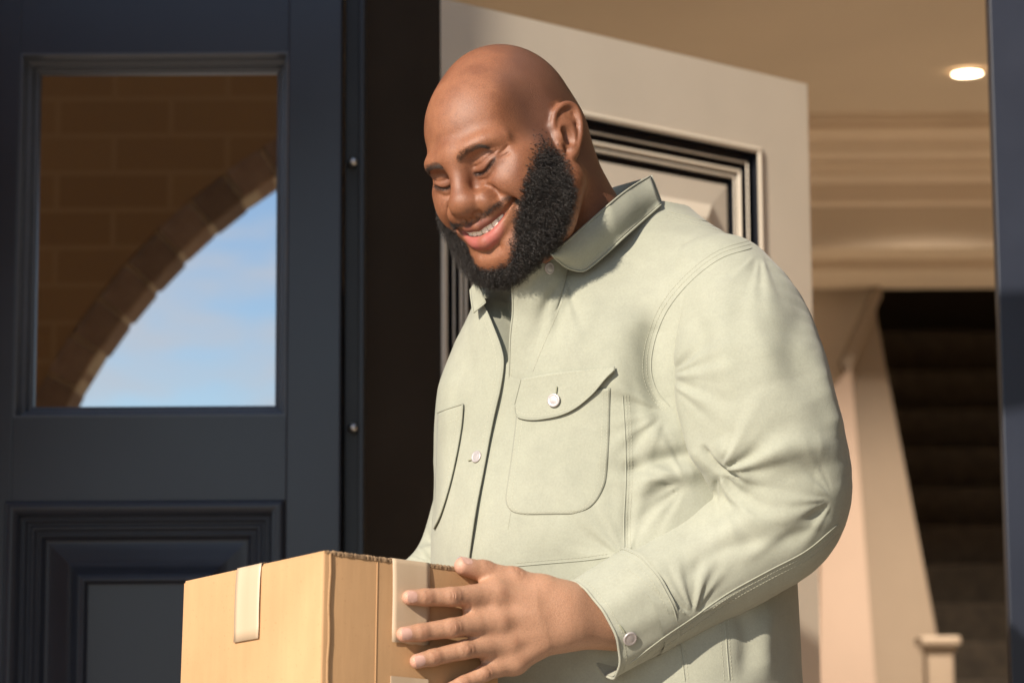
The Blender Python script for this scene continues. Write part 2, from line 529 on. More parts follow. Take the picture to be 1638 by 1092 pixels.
o = obj('house_wall_above', box_bm((LDX0 - .004, -0.02, hdz + .122), (rj0 + .162, 0.16, 3.4)), M['brickwall']); tag(o, kind='structure')

# ------------------------------------------------------------------ hall
HY = 2.75
CZ = PY(1440, 203, HY).z
hx0, hx1 = -2.2, 2.6
def st(name, bm, mat):
    o = obj(name, bm, mat); tag(o, kind='structure'); return o
# ceiling with a round hole left for the downlight is not needed: the fitting sits 3 mm proud
st('ceiling', box_bm((hx0, 0.95, CZ), (hx1, 6.0, CZ + 0.1)), M['ceil'])
st('ceiling_raised_for_sun', box_bm((hx0, 0.165, CZ + .55), (hx1, 1.05, CZ + .65)), M['ceil'])  # unseen raised part, invented so the sun clears the ceiling onto the leaf
st('wall_riser_for_sun', box_bm((hx0, 0.95, CZ + .101), (hx1, 1.05, CZ + .549)), M['plaster'])
st('wall_left', box_bm((hx0 - .1, 0.165, FLOOR_Z), (hx0, 6.0, CZ + .65)), M['plaster'])
st('wall_right', box_bm((hx1, 0.165, FLOOR_Z), (hx1 + .1, 6.0, CZ + .65)), M['plaster'])
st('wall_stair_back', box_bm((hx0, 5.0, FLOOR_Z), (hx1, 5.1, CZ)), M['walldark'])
# header wall above the stair opening, with cornice
zh = PY(1440, 396, HY).z
st('wall_header', box_bm((hx0, HY, zh), (hx1, HY + 0.18, CZ)), M['plaster'])
zh2 = PY(1440, 432, HY + .18).z
st('wall_beam', box_bm((hx0, HY + .182, min(zh2, zh + .02)), (hx1, HY + .5, CZ)), M['plaster'])
bm = bmesh.new()
ch = CZ - PY(1440, 330, HY).z
prof = [(0.16, 0.0), (0.155, 0.02), (0.14, 0.022), (0.14, 0.035), (0.115, 0.04), (0.09, 0.055), (0.075, 0.085), (0.06, 0.10), (0.055, 0.115), (0.04, 0.118), (0.03, 0.14), (0.015, 0.155), (0.012, ch * 0.95), (0.0, ch)]
ra = [bm.verts.new((hx0, HY - a, CZ - b_)) for a, b_ in prof]; rb = [bm.verts.new((hx1, HY - a, CZ - b_)) for a, b_ in prof]
for k in range(len(prof) - 1): bm.faces.new((ra[k], ra[k + 1], rb[k + 1], rb[k]))
o = obj('cornice', bm, M['whitewood']); tag(o, kind='structure')

# walls and stair pieces beyond
def slab(name, pix, y, depth, mat, label, cat, parent=None, bev=0.004):
    pts = [PY(a, b_, y) for a, b_ in pix]
    o = obj(name, prism_bm(pts, depth, bev), mat, parent)
    if parent is None: tag(o, label, cat)
    return o
st('wall_hall_panel', prism_bm([PY(a, b_, HY + .55) for a, b_ in ((1180, 380), (1412, 380), (1405, 450), (1350, 590), (1345, 1330), (1180, 1330))], 0.1), M['plaster'])
def staircase():
    root = empty('staircase', PY(1500, 1500, HY + 1.0)); root.location.z = FLOOR_Z
    tag(root, "dim hall staircase with a pale sloping side and dark treads", "staircase")
    y0 = HY + 0.42
    off(root, slab('string_board', ((1352, 600), (1400, 490), (1412, 560), (1498, 1010), (1500, 1400), (1420, 1400)), y0 + .12, 0.05, M['stairwood'], None, None, root))
    off(root, slab('side_panel', ((1312, 640), (1362, 585), (1425, 1400), (1308, 1400)), y0, 0.06, M['plaster_pink'], None, None, root))
    off(root, slab('handrail', ((1345, 575), (1404, 448), (1412, 470), (1357, 602)), y0 + .02, 0.07, M['stairwood'], None, None, root))
    # treads climbing to the right behind the string board
    for k in range(11):
        p = PY(1400, 1150 - 62 * k, y0 + .3 + .12 * k)
        x1 = PY(1640, 900, y0 + 1.6).x + .4
        bm = box_bm((p.x - .1, p.y, p.z - 0.17), (x1, p.y + .30, p.z), 0.008)
        off(root, obj('tread', bm, M['carpet'], root))
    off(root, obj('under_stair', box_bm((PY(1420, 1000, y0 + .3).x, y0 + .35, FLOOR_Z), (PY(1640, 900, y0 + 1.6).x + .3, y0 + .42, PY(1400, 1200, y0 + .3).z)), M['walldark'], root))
    # newel post
    c = PY(1500, 1030, HY + .3)
    np_ = empty('newel_post', (c.x, c.y, FLOOR_Z)); tag(np_, "pale square newel post with a moulded cap at the stair foot", "newel post")
    w = .045
    off(np_, obj('shaft', box_bm((c.x - w * .78, c.y - w * .78, FLOOR_Z), (c.x + w * .78, c.y + w * .78, c.z - .02), 0.004), M['stairwood'], np_))
    off(np_, obj('neck', box_bm((c.x - w * .95, c.y - w * .95, c.z - .0195), (c.x + w * .95, c.y + w * .95, c.z - .004), 0.004), M['stairwood'], np_))
    off(np_, obj('cap', box_bm((c.x - w * 1.2, c.y - w * 1.2, c.z - .0035), (c.x + w * 1.2, c.y + w * 1.2, c.z + .022), 0.008), M['stairwood'], np_))
staircase()

# recessed downlight
def downlight():
    v = CR3 @ Vector(((1547 - 819.0) / FPX, (546.0 - 115) / FPX, -1.0))
    c = CAM + v * ((CZ - CAM.z) / v.z)
    root = empty('ceiling_downlight', c); tag(root, "small round recessed ceiling light glowing in the hall", "ceiling light")
    def disc(name, r0, r1, z0, z1, mat):
        bm = bmesh.new(); n = 40
        a = [bm.verts.new((c.x + r0 * math.cos(t), c.y + r0 * math.sin(t), z0)) for t in [2 * math.pi * k / n for k in range(n)]]
        if r1 > 0:
            b_ = [bm.verts.new((c.x + r1 * math.cos(t), c.y + r1 * math.sin(t), z1)) for t in [2 * math.pi * k / n for k in range(n)]]
            for k in range(n): bm.faces.new((a[k], a[(k + 1) % n], b_[(k + 1) % n], b_[k]))
        else: bm.faces.new(a)
        return off(root, obj(name, bm, mat, root))
    me, nt, b = new_mat("lamp_glow")
    b.inputs['Base Color'].default_value = (1, .9, .7, 1)
    b.inputs['Emission Color'].default_value = (1.0, 0.80, 0.52, 1); b.inputs['Emission Strength'].default_value = 9.0
    disc('trim_ring', 0.050, 0.036, CZ - 0.003, CZ - 0.006, M['whitewood'])
    disc('lens', 0.036, 0, CZ - 0.005, 0, me)
    ld = bpy.data.lights.new('downlight_lamp', 'SPOT'); ld.energy = 300; ld.color = (1, .84, .66); ld.spot_size = rad(134); ld.spot_blend = 1.0; ld.shadow_soft_size = 0.035
    lo = bpy.data.objects.new('downlight_lamp', ld); COL.objects.link(lo); lo.parent = root; lo.location = (0, 0, -0.02)
downlight()

# ------------------------------------------------------------------ cardboard box
m, nt, b = new_mat("cardboard")
n1 = noise_node(nt, 6.0, 4.0)
n2 = noise_node(nt, 60.0, 3.0, 0.6, 'Object', (1, 1, 0.12))
r = ramp2(nt, n1.outputs['Fac'], (0.47, 0.275, 0.135), (0.54, 0.325, 0.165))
r2 = ramp2(nt, n2.outputs['Fac'], (0.90, 0.90, 0.90), (1.0, 1.0, 1.0))
mm = nt.nodes.new("ShaderNodeMixRGB"); mm.blend_type = 'MULTIPLY'; mm.inputs[0].default_value = 0.8
nt.links.new(r.outputs['Color'], mm.inputs[1]); nt.links.new(r2.outputs['Color'], mm.inputs[2])
n3 = noise_node(nt, 260.0, 2.0)
r3 = ramp2(nt, n3.outputs['Fac'], (0.72, 0.66, 0.60), (1, 1, 1), 0.27, 0.36)
m2 = nt.nodes.new("ShaderNodeMixRGB"); m2.blend_type = 'MULTIPLY'; m2.inputs[0].default_value = 0.5
nt.links.new(mm.outputs['Color'], m2.inputs[1]); nt.links.new(r3.outputs['Color'], m2.inputs[2])
nt.links.new(m2.outputs['Color'], b.inputs['Base Color']); b.inputs['Roughness'].default_value = 0.75
b.inputs['Specular IOR Level'].default_value = 0.25
bump(nt, b, n2.outputs['Fac'], 0.25, 0.0015)
M['card'] = m
M['cardedge'] = paint("cardboard_edge", (0.24, 0.15, 0.08), 0.4, 0.95, 150.0, 0.6, 200.0)
m, nt, b = new_mat("paper_tape")
n1 = noise_node(nt, 40.0, 3.0, 0.5, 'Object', (1, 1, 0.06))
r = ramp2(nt, n1.outputs['Fac'], (0.48, 0.355, 0.235), (0.55, 0.415, 0.285))
nt.links.new(r.outputs['Color'], b.inputs['Base Color']); b.inputs['Roughness'].default_value = 0.42
bump(nt, b, n1.outputs['Fac'], 0.2, 0.001)
M['tape'] = m

BOX_A, BOX_B, BOX_H = 0.2785, 0.235, 0.22      # left face, right face, height
BO = P(517, 884, 2.61)
_ya, _pi, _ro = rad(38.9), rad(-4.4), rad(4.27)
BR = Matrix.Rotation(_ya, 3, 'Z') @ Matrix.Rotation(_pi, 3, 'X') @ Matrix.Rotation(_ro, 3, 'Y')
BM4 = Matrix.Translation(BO) @ BR.to_4x4()
def box_pt(x, y, z): return BM4 @ Vector((x, y, z))
def box_face_hit(px, py, gap=0.0):
    """photo pixel on the box face held by the hand (local y = -gap)"""
    n = BR @ Vector((0, -1, 0))
    v = CR3 @ Vector(((px - 819.0) / FPX, (546.0 - py) / FPX, -1.0))
    o_ = BO + n * gap
    return CAM + v * ((o_ - CAM).dot(n) / v.dot(n))
def carton():
    root = bpy.data.objects.new('cardboard_box', None); COL.objects.link(root)
    root.matrix_world = BM4
    tag(root, "brown cardboard carton with pale tape strips held against the man's stomach", "box")
    A, B, H = BOX_A, BOX_B, BOX_H
    bm = box_bm((0, 0, -H), (B, A, 0))
    bmesh.ops.delete(bm, geom=[f for f in bm.faces if f.normal.z > .9], context='FACES')
    es = [e for e in bm.edges if len(e.link_faces) == 2]
    bmesh.ops.bevel(bm, geom=es, offset=0.0034, segments=4, affect='EDGES', profile=0.5)
    o = obj('carton_body', bm, M['card'], root, True)
    o.data.set_sharp_from_angle(angle=rad(40))
    # crease line beside the near corner
    bm = bmesh.new()
    prev = None
    for k in range(13):
        z = -H * k / 12
        x = 0.0085 + 0.0008 * math.sin(k * 1.7)
        row = [bm.verts.new((x - .0016, -.0008, z)), bm.verts.new((x, -.0022, z)), bm.verts.new((x + .0016, -.0008, z))]
        if prev:
            for i in range(2): bm.faces.new((prev[i], prev[i + 1], row[i + 1], row[i]))
        prev = row
    obj('corner_crease', bm, M['card'], root, True)
    # vertical score line on the held face
    xs = (BM4.inverted() @ box_face_hit(602, 1000)).x
    obj('score_line', box_bm((xs - .0006, -.0007, -H + .003), (xs + .0006, .0005, -.002), .0003), M['card'], root)
    # top flaps: two layers with ragged board edge
    for k, (y0, y1, x0, x1) in enumerate(((0.0015, A / 2 - .001, 0.002, B - .002), (A / 2 + .001, A - .0015, 0.002, B - .002))):
        obj('top_flap', box_bm((x0, y0, -0.0005), (x1, y1, 0.0030), 0.0008), M['card'], root)
    bm = bmesh.new()
    n = 120
    prev = None
    rr = random.Random(3)
    inv0 = BM4.inverted(); tx0 = (inv0 @ box_face_hit(626, 960)).x; tx1 = (inv0 @ box_face_hit(686, 960)).x
    for k in range(n + 1):
        x = 0.004 + (B - .008) * k / n
        h = 0.0022 + 0.0016 * rr.random(); q = -0.0004 - 0.0010 * rr.random()
        if tx0 - .001 < x < tx1 + .001: h, q = 0.0015, 0.0006
        row = [bm.verts.new((x, q, -0.0012)), bm.verts.new((x, q - .0004, h * .5)), bm.verts.new((x, 0.0016, h + .0008)), bm.verts.new((x, 0.005, 0.0028))]
        if prev:
            for i in range(3): bm.faces.new((prev[i], prev[i + 1], row[i + 1], row[i]))
        prev = row
    obj('torn_flap_edge', bm, M['cardedge'], root)
    # tape strips: each bends over the top edge
    inv = BM4.inverted()
    def lf(px, py):
        v = CR3 @ Vector(((px - 819.0) / FPX, (546.0 - py) / FPX, -1.0)); nn = BR @ Vector((-1, 0, 0))
        return inv @ (CAM + v * ((BO - CAM).dot(nn) / v.dot(nn)))
    def tape(axis, a0, a1, length, jag=0.0):
        bm = bmesh.new(); rows = []
        m_ = 8
        prof = [(-.0012 - .0011, -length)] + [(-.0016 - .0008 * math.sin(math.pi * k / 6), -length * (1 - k / 6)) for k in range(1, 6)] + [(-.0013, -0.002), (-.0004, 0.0034), (0.003, 0.0042), (0.03, 0.0040), (0.06, 0.0038)]
        for i in range(m_ + 1):
            a = a0 + (a1 - a0) * i / m_
            row = []
            for k, (n_, z) in enumerate(prof):
                zz = z - (jag * (math.sin(i * 2.1) + math.sin(i * 5.3)) if k == 0 else 0)
                row.append(bm.verts.new((a, n_, zz) if axis == 'x' else (n_, a, zz)))
            rows.append(row)
        for r0, r1 in zip(rows, rows[1:]):
            for k in range(len(prof) - 1): bm.faces.new((r0[k], r0[k + 1], r1[k + 1], r1[k]))
        o = obj('tape_strip', bm, M['tape'], root, True)
        md = o.modifiers.new('thick', 'SOLIDIFY'); md.thickness = 0.0003; md.offset = 1
    y0, y1 = lf(419, 910).y, lf(380, 916).y
    tape('y', y0, y1, -lf(396, 1024).z)
    x0 = (inv @ box_face_hit(626, 960)).x; x1 = (inv @ box_face_hit(686, 960)).x
    tape('x', x0, x1, -(inv @ box_face_hit(640, 1028)).z, 0.0004)
    # lower tape end
    z0 = (inv @ box_face_hit(640, 1082)).z
    obj('tape_strip', box_bm((x0 - .0005, -.0022, -H + .002), (x1 - .001, -.0012, z0)), M['tape'], root)
carton()
# ------------------------------------------------------------------ implicit-surface tools (numpy)
class Grid:
    def __init__(s, lo, hi, h):
        s.h = h; s.lo = np.array(lo, float)
        s.n = np.ceil((np.array(hi) - s.lo) / h).astype(int) + 1
        s.ax = [np.float32(s.lo[i] + h * np.arange(s.n[i])) for i in range(3)]
        s.F = np.full(s.n, 1.0, np.float32)
    def region(s, lo, hi):
        i0 = np.clip(np.floor((np.array(lo) - s.lo) / s.h).astype(int), 0, s.n)
        i1 = np.clip(np.ceil((np.array(hi) - s.lo) / s.h).astype(int) + 1, 0, s.n)
        if np.any(i1 <= i0): return None, None
        sl = tuple(slice(a, b) for a, b in zip(i0, i1))
        X = [s.ax[0][sl[0]][:, None, None], s.ax[1][sl[1]][None, :, None], s.ax[2][sl[2]][None, None, :]]
        return sl, X
    def blend(s, sl, d, k, sub):
        F = s.F[sl]
        if sub:
            h = np.clip(0.5 - 0.5 * (F + d) / k, 0, 1)       # smooth max(F, -d)
            s.F[sl] = F * (1 - h) - d * h + k * h * (1 - h)
        else:
            h = np.clip(0.5 + 0.5 * (F - d) / k, 0, 1)
            s.F[sl] = F * (1 - h) + d * h - k * h * (1 - h)
    def ell(s, c, r, k=0.01, sub=False, rot=None, sym=False):
        for sg in ((1, -1) if sym else (1,)):
            cc = np.array(c, float) * [sg, 1, 1]; r_ = np.array(r, float)
            m = max(r) + 1.6 * k + 0.004
            sl, X = s.region(cc - m, cc + m)
            if sl is None: continue
            p = [X[i] - np.float32(cc[i]) for i in range(3)]
            if rot is not None:
                R = np.array(Matrix.Rotation(rad(rot[1]) * (sg if rot[0] in 'YZ' else 1), 3, rot[0]).transposed(), np.float32)
                p = [R[i, 0] * p[0] + R[i, 1] * p[1] + R[i, 2] * p[2] for i in range(3)]
            q = [p[i] / np.float32(r_[i]) for i in range(3)]
            k0 = np.sqrt(q[0] ** 2 + q[1] ** 2 + q[2] ** 2)
            k1 = np.sqrt((q[0] / r_[0]) ** 2 + (q[1] / r_[1]) ** 2 + (q[2] / r_[2]) ** 2) + 1e-9
            s.blend(sl, (k0 * (k0 - 1) / k1).astype(np.float32), k, sub)
    @staticmethod
    def segdist(X, pts, rads=None):
        best = None
        for i in range(len(pts) - 1):
            a, b = np.array(pts[i], float), np.array(pts[i + 1], float)
            ab = b - a; L2 = ab @ ab + 1e-12
            t = ((X[0] - a[0]) * ab[0] + (X[1] - a[1]) * ab[1] + (X[2] - a[2]) * ab[2]) / L2
            t = np.clip(t, 0, 1)
            d = np.sqrt((X[0] - a[0] - t * ab[0]) ** 2 + (X[1] - a[1] - t * ab[1]) ** 2 + (X[2] - a[2] - t * ab[2]) ** 2)
            if rads is not None: d = d - (rads[i] + (rads[i + 1] - rads[i]) * t)
            best = d if best is None else np.minimum(best, d)
        return best.astype(np.float32)
    def tube(s, pts, rads, k=0.01, sub=False, sym=False, smooth=0):
        if np.isscalar(rads): rads = [rads] * len(pts)
        if smooth: pts, rads = spline(pts, smooth, rads)
        for sg in ((1, -1) if sym else (1,)):
            pp = np.array(pts, float) * [sg, 1, 1]
            m = max(rads) + 1.6 * k + 0.004
            sl, X = s.region(pp.min(0) - m, pp.max(0) + m)
            if sl is None: continue
            s.blend(sl, s.segdist(X, pp, rads), k, sub)
    def fcrease(s, pts, width, amp, y0=.03, sym=True, smooth=6, taper=True):
        """crease on the front of the face: distance measured in (x, z) only; pts = (x, z)"""
        pts, _ = spline([(x, 0, z) for x, z in pts], smooth)
        n = len(pts)
        for sg in ((1, -1) if sym else (1,)):
            pp = pts * [sg, 1, 1]
            m = width * 2.6
            lo, hi = pp.min(0) - m, pp.max(0) + m
            lo[1], hi[1] = y0, 1
            sl, X = s.region(lo, hi)
            best = None; tt = None
            for i in range(n - 1):
                a, b = pp[i], pp[i + 1]; ab = b - a; L2 = ab @ ab + 1e-12
                t = np.clip(((X[0] - a[0]) * ab[0] + (X[2] - a[2]) * ab[2]) / L2, 0, 1)
                d = np.sqrt((X[0] - a[0] - t * ab[0]) ** 2 + (X[2] - a[2] - t * ab[2]) ** 2)
                u = (i + t) / (n - 1)
                if best is None: best, tt = d, u
                else:
                    k = d < best; best = np.where(k, d, best); tt = np.where(k, u, tt)
            w = np.minimum(1, np.minimum(tt, 1 - tt) * 6) if taper else 1.0
            s.F[sl] += (amp * w * np.exp(-(best / width) ** 2)).astype(np.float32)
    def crease(s, pts, width, amp, sym=False, smooth=6):
        if smooth: pts, _ = spline(pts, smooth)
        for sg in ((1, -1) if sym else (1,)):
            pp = np.array(pts, float) * [sg, 1, 1]
            m = width * 2.6
            sl, X = s.region(pp.min(0) - m, pp.max(0) + m)
            if sl is None: continue
            d = s.segdist(X, pp)
            s.F[sl] += (amp * np.exp(-(d / width) ** 2)).astype(np.float32)
    def mesh(s):
        F = s.F; n = s.n
        neg = F < 0
        cnt = np.zeros(n - 1, np.int8)
        for dx in (0, 1):
            for dy in (0, 1):
                for dz in (0, 1):
                    cnt += neg[dx:n[0] - 1 + dx, dy:n[1] - 1 + dy, dz:n[2] - 1 + dz]
        act = (cnt > 0) & (cnt < 8)
        idx = np.full(n - 1, -1, np.int32)
        I = np.argwhere(act)
        idx[act] = np.arange(len(I))
        acc = np.zeros((len(I), 3)); num = np.zeros(len(I))
        corners = [(a, b, c) for a in (0, 1) for b in (0, 1) for c in (0, 1)]
        vals = {c: F[I[:, 0] + c[0], I[:, 1] + c[1], I[:, 2] + c[2]].astype(float) for c in corners}
        for c in corners:
            for axis in range(3):
                if c[axis]: continue
                e = list(c); e[axis] = 1; e = tuple(e)
                a, b = vals[c], vals[e]
                mk = (a < 0) != (b < 0)
                t = np.where(mk, a / np.where(np.abs(a - b) < 1e-12, 1, a - b), 0)
                p = np.tile(np.array(c, float), (len(I), 1)); p[:, axis] += t
                acc[mk] += p[mk]; num[mk] += 1
        V = s.lo + (I + acc / num[:, None]) * s.h
        Q = []
        for axis in range(3):
            o1, o2 = [(1, 2), (2, 0), (0, 1)][axis]
            sl0 = [slice(None)] * 3; sl1 = [slice(None)] * 3
            sl0[axis] = slice(0, -1); sl1[axis] = slice(1, None)
            ch = neg[tuple(sl0)] != neg[tuple(sl1)]
            E = np.argwhere(ch)
            ok = (E[:, o1] > 0) & (E[:, o2] > 0) & (E[:, o1] < n[o1] - 1) & (E[:, o2] < n[o2] - 1)
            E = E[ok]
            s0 = neg[E[:, 0], E[:, 1], E[:, 2]]
            def cell(d1, d2):
                e = E.copy(); e[:, o1] -= d1; e[:, o2] -= d2
                return idx[e[:, 0], e[:, 1], e[:, 2]]
            q = np.stack([cell(1, 1), cell(0, 1), cell(0, 0), cell(1, 0)], 1)
            q[~s0] = q[~s0][:, ::-1]
            Q.append(q)
        return V, np.concatenate(Q)

def spline(pts, n, rads=None):
    """Catmull-Rom resample; returns (points, radii)"""
    p = np.array(pts, float)
    if len(p) < 3:
        t = np.linspace(0, 1, n + 1)[:, None]
        return p[0] * (1 - t) + p[-1] * t, None if rads is None else list(rads[0] * (1 - t[:, 0]) + rads[-1] * t[:, 0])
    q = np.vstack([2 * p[0] - p[1], p, 2 * p[-1] - p[-2]])
    r = None if rads is None else np.array(rads, float)
    out, ro = [], []
    for i in range(1, len(q) - 2):
        for j in range(n):
            t = j / n
            a, b, c, d = q[i - 1], q[i], q[i + 1], q[i + 2]
            out.append(0.5 * ((2 * b) + (-a + c) * t + (2 * a - 5 * b + 4 * c - d) * t * t + (-a + 3 * b - 3 * c + d) * t ** 3))
            if r is not None: ro.append(r[i - 1] * (1 - t) + r[i] * t)
    out.append(p[-1])
    if r is not None: ro.append(r[-1])
    return np.array(out), (ro if r is not None else None)

def relax(V, F, it=2, lam=0.5):
    V = V.copy(); n = len(V)
    e = np.concatenate([F[:, [0, 1]], F[:, [1, 2]], F[:, [2, 3]], F[:, [3, 0]]])
    e = np.concatenate([e, e[:, ::-1]])
    deg = np.bincount(e[:, 0], minlength=n).astype(float)[:, None]; deg[deg == 0] = 1
    for _ in range(it):
        s = np.stack([np.bincount(e[:, 0], V[e[:, 1], k], minlength=n) for k in range(3)], 1)
        V += lam * (s / deg - V)
    return V

def polydist(V, pts):
    """distance from each vertex to a polyline"""
    pts = np.array(pts, float); best = np.full(len(V), 1e9)
    for a, b in zip(pts[:-1], pts[1:]):
        ab = b - a
        t = np.clip(((V - a) @ ab) / (ab @ ab + 1e-12), 0, 1)
        best = np.minimum(best, np.linalg.norm(V - a - t[:, None] * ab, axis=1))
    return best

def smoothstep(a, b, x):
    t = np.clip((x - a) / (b - a), 0, 1)
    return t * t * (3 - 2 * t)

def vnormals(V, F):
    n = np.zeros_like(V)
    a = np.cross(V[F[:, 2]] - V[F[:, 0]], V[F[:, 3]] - V[F[:, 1]])
    for k in range(4):
        for c in range(3): n[:, c] += np.bincount(F[:, k], a[:, c], minlength=len(V))
    return n / (np.linalg.norm(n, axis=1, keepdims=True) + 1e-12)

def point_attr(me, name, data):
    at = me.attributes.new(name, 'FLOAT', 'POINT')
    at.data.foreach_set("value", np.asarray(data, np.float32))
# ------------------------------------------------------------------ the man's head (local: x his left, y forward, z up; metres)
HEAD_D = 2.95
HEAD_S = 0.985
def _rot(a, b, c):
    ca, sa, cb, sb, cc, sc = math.cos(a), math.sin(a), math.cos(b), math.sin(b), math.cos(c), math.sin(c)
    return np.array([[ca, -sa, 0], [sa, ca, 0], [0, 0, 1]]) @ np.array([[1, 0, 0], [0, cb, -sb], [0, sb, cb]]) @ np.array([[cc, 0, sc], [0, 1, 0], [-sc, 0, cc]])
_hr = _rot(rad(35.3), rad(-18.4), rad(-17.0)) * np.array([[1], [-1], [1]])
_cw = np.array(CR3)
HEADM = _cw @ np.array([_hr[0], _hr[2], -_hr[1]]) * HEAD_S       # local -> world (mirrored handedness)
HEADO = np.array(P(806.5, 255.5, HEAD_D))
def head_w(V): return np.asarray(V) @ HEADM.T + HEADO
def head_l(W): return (np.asarray(W) - HEADO) @ np.linalg.inv(HEADM).T

LASHX = [(.0165, .0005), (.0240, -.0022), (.0330, -.0018), (.0410, .0018), (.0490, .0070)]     # closed lids, (x, z)
UPLIP = [(.0460, .0690, -.0470), (.033, .0840, -.0505), (.016, .0960, -.0550), (0, .0995, -.0570)]
LOLIP = [(.0460, .0685, -.0490), (.035, .0810, -.0605), (.018, .0925, -.0735), (0, .0960, -.0780)]

def build_head():
    g = Grid((-.106, -.165, -.215), (.106, .142, .160), 0.0013)
    E, T, C, X_ = g.ell, g.tube, g.crease, g.fcrease
    E((0, -.034, .043), (.0775, .097, .092), .03)                     # cranium
    E((0, .026, .042), (.0615, .060, .062), .03)                       # forehead
    E((0, .022, -.030), (.068, .063, .086), .03)                      # face block
    T([(.062, -.004, -.052), (.056, .030, -.082), (.024, .068, -.098)], [.028, .029, .024], .03, sym=True)   # jaw
    E((0, .074, -.100), (.030, .022, .020), .02)                      # chin
    E((.048, .050, -.030), (.028, .033, .032), .022, sym=True)        # cheek fat
    E((.041, .068, -.022), (.020, .018, .0175), .016, sym=True)       # smiling cheek apple
    E((.062, .030, -.004), (.014, .034, .016), .02, sym=True)         # zygomatic arch
    T([(.006, .083, .026), (.026, .0855, .029), (.044, .077, .030), (.058, .058, .025)], [.007, .008, .007, .005], .020, sym=True, smooth=4)  # brow
    E((0, .082, .024), (.018, .012, .018), .016)                      # glabella
    E((.034, .1035, .0080), (.022, .0150, .0100), .018, sub=True, sym=True)   # socket
    E((.0335, .0690, .0045), (.0195, .0165, .0140), .009, sym=True)   # eyeball under lids
    # nose
    T([(0, .082, .024), (0, .0920, .006), (0, .100, -.010), (0, .106, -.022)], [.0105, .0100, .0115, .0130], .014, smooth=4)
    E((0, .1065, -.0270), (.0185, .0140, .0135), .010)
    E((.0245, .0940, -.0325), (.0120, .0130, .0125), .004, sym=True)
    T([(.012, .100, -.030), (.0215, .0900, -.0320)], [.0100, .0095], .007, sym=True)
    E((.0125, .1030, -.0440), (.0078, .0090, .0065), .003, sub=True, sym=True)
    X_([(.0250, -.0185), (.0320, -.0200), (.0372, -.0285), (.0360, -.0410)], .0034, .0030, .06)   # alar groove
    # muzzle and lips
    E((0, .070, -.054), (.044, .027, .031), .022)
    X_([(0, -.044), (0, -.052)], .0030, .0010, .06, sym=False)
    sl, X = g.region((-.052, .05, -.10), (.052, .125, -.03))
    xx = np.abs(X[0])
    zup = np.interp(xx, [0, .016, .033, .0460], [-.0575, -.0555, -.0510, -.0475]); zlo = np.interp(xx, [0, .018, .035, .0460], [-.0770, -.0725, -.0600, -.0485])
    mid, half = (zup + zlo) / 2, (zup - zlo) / 2
    d = np.maximum(np.abs(X[2] - mid) - half, (.070 - 5.0 * xx ** 2) - X[1])
    g.blend(sl, np.broadcast_to(d, g.F[sl].shape).astype(np.float32), .003, True)
    T(UPLIP, [.0024, .0042, .0054, .0052], .004, sym=True, smooth=5)
    T(LOLIP, [.0024, .0052, .0078, .0086], .004, sym=True, smooth=5)
    E((.0510, .0630, -.0480), (.008, .010, .011), .010, sym=True)     # pouch at the mouth corner
    X_([(.0465, -.0410), (.0495, -.0480), (.0480, -.0570)], .0030, .0018, .04)
    X_([(-.022, -.0885), (0, -.0910), (.022, -.0885)], .0055, .0032, .06, sym=False)   # under lower lip
    X_([(.0300, -.0210), (.0390, -.0310), (.0480, -.0420), (.0525, -.0580)], .0050, .0030, .03)   # smile fold
    # eyes: lash line and creases
    X_(LASHX, .0013, .0026, .05)
    X_([(x, z + .0040) for x, z in LASHX], .0028, -.0007, .05)
    X_([(x, z - .0042) for x, z in LASHX[:4]], .0028, -.0010, .05)
    X_([(.0160, .0085), (.0250, .0075), (.0350, .0085), (.0450, .0115), (.0540, .0150)], .0013, .0014, .05)
    X_([(.0190, -.0085), (.0330, -.0115), (.0480, -.0035)], .0020, .0009, .05)
    X_([(.0510, .0090), (.0570, .0110), (.0630, .0150)], .0016, .0010, .03)
    X_([(.0510, .0060), (.0580, .0050), (.0640, .0060)], .0016, .0009, .03)
    # temple hollow, occiput, neck
    E((.088, .025, .040), (.016, .03, .03), .03, sub=True, sym=True)
    T([(0, -.056, .00), (0, -.058, -.09), (0, -.078, -.23)], [.060, .062, .078], .035)
    E((0, -.076, -.002), (.060, .044, .048), .03)
    T([(.03, -.058, -.05), (.036, -.068, -.14), (.07, -.095, -.25)], [.036, .036, .06], .03, sym=True)
    T([(0, .03, -.10), (0, -.01, -.14), (0, -.04, -.24)], [.045, .052, .060], .03)
    C([(-.06, -.118, -.015), (0, -.135, -.020), (.06, -.118, -.015)], .010, .0025)
    # ears: (u forward, v up, w outward), tilted back at the top
    ear = lambda u, v, w=0.0: (.0735 + .30 * max(0.0, .012 - u) + w, -.021 + u - .34 * v, -.003 + v * .93)
    helix = [(.010, .004), (.0125, .018), (.006, .0315), (-.008, .0355), (-.0205, .0285), (-.0255, .0140), (-.0240, -.003), (-.0165, -.018), (-.010, -.027)]
    for i, (u, v) in enumerate(helix[1:]):
        T([ear(.002, 0, -.003), ear(u * .9, v * .92, -.001)], [.009, .0052], .006, sym=True)
    T([ear(u, v, (.001, .003, .0045, .005, .005, .005, .0045, .004, .002)[i]) for i, (u, v) in enumerate(helix)], [.0030, .0034, .0038, .0042, .0044, .0042, .0040, .0038, .0040], .003, sym=True, smooth=5)
    T([ear(-.010, -.024, .002), ear(-.002, -.030, .001), ear(.005, -.026, 0)], [.0060, .0066, .0050], .004, sym=True)   # lobe
    T([ear(.010, .002, .001), ear(.0105, -.008, .003), ear(.008, -.017, .002)], [.004, .0046, .0040], .004, sym=True)   # tragus
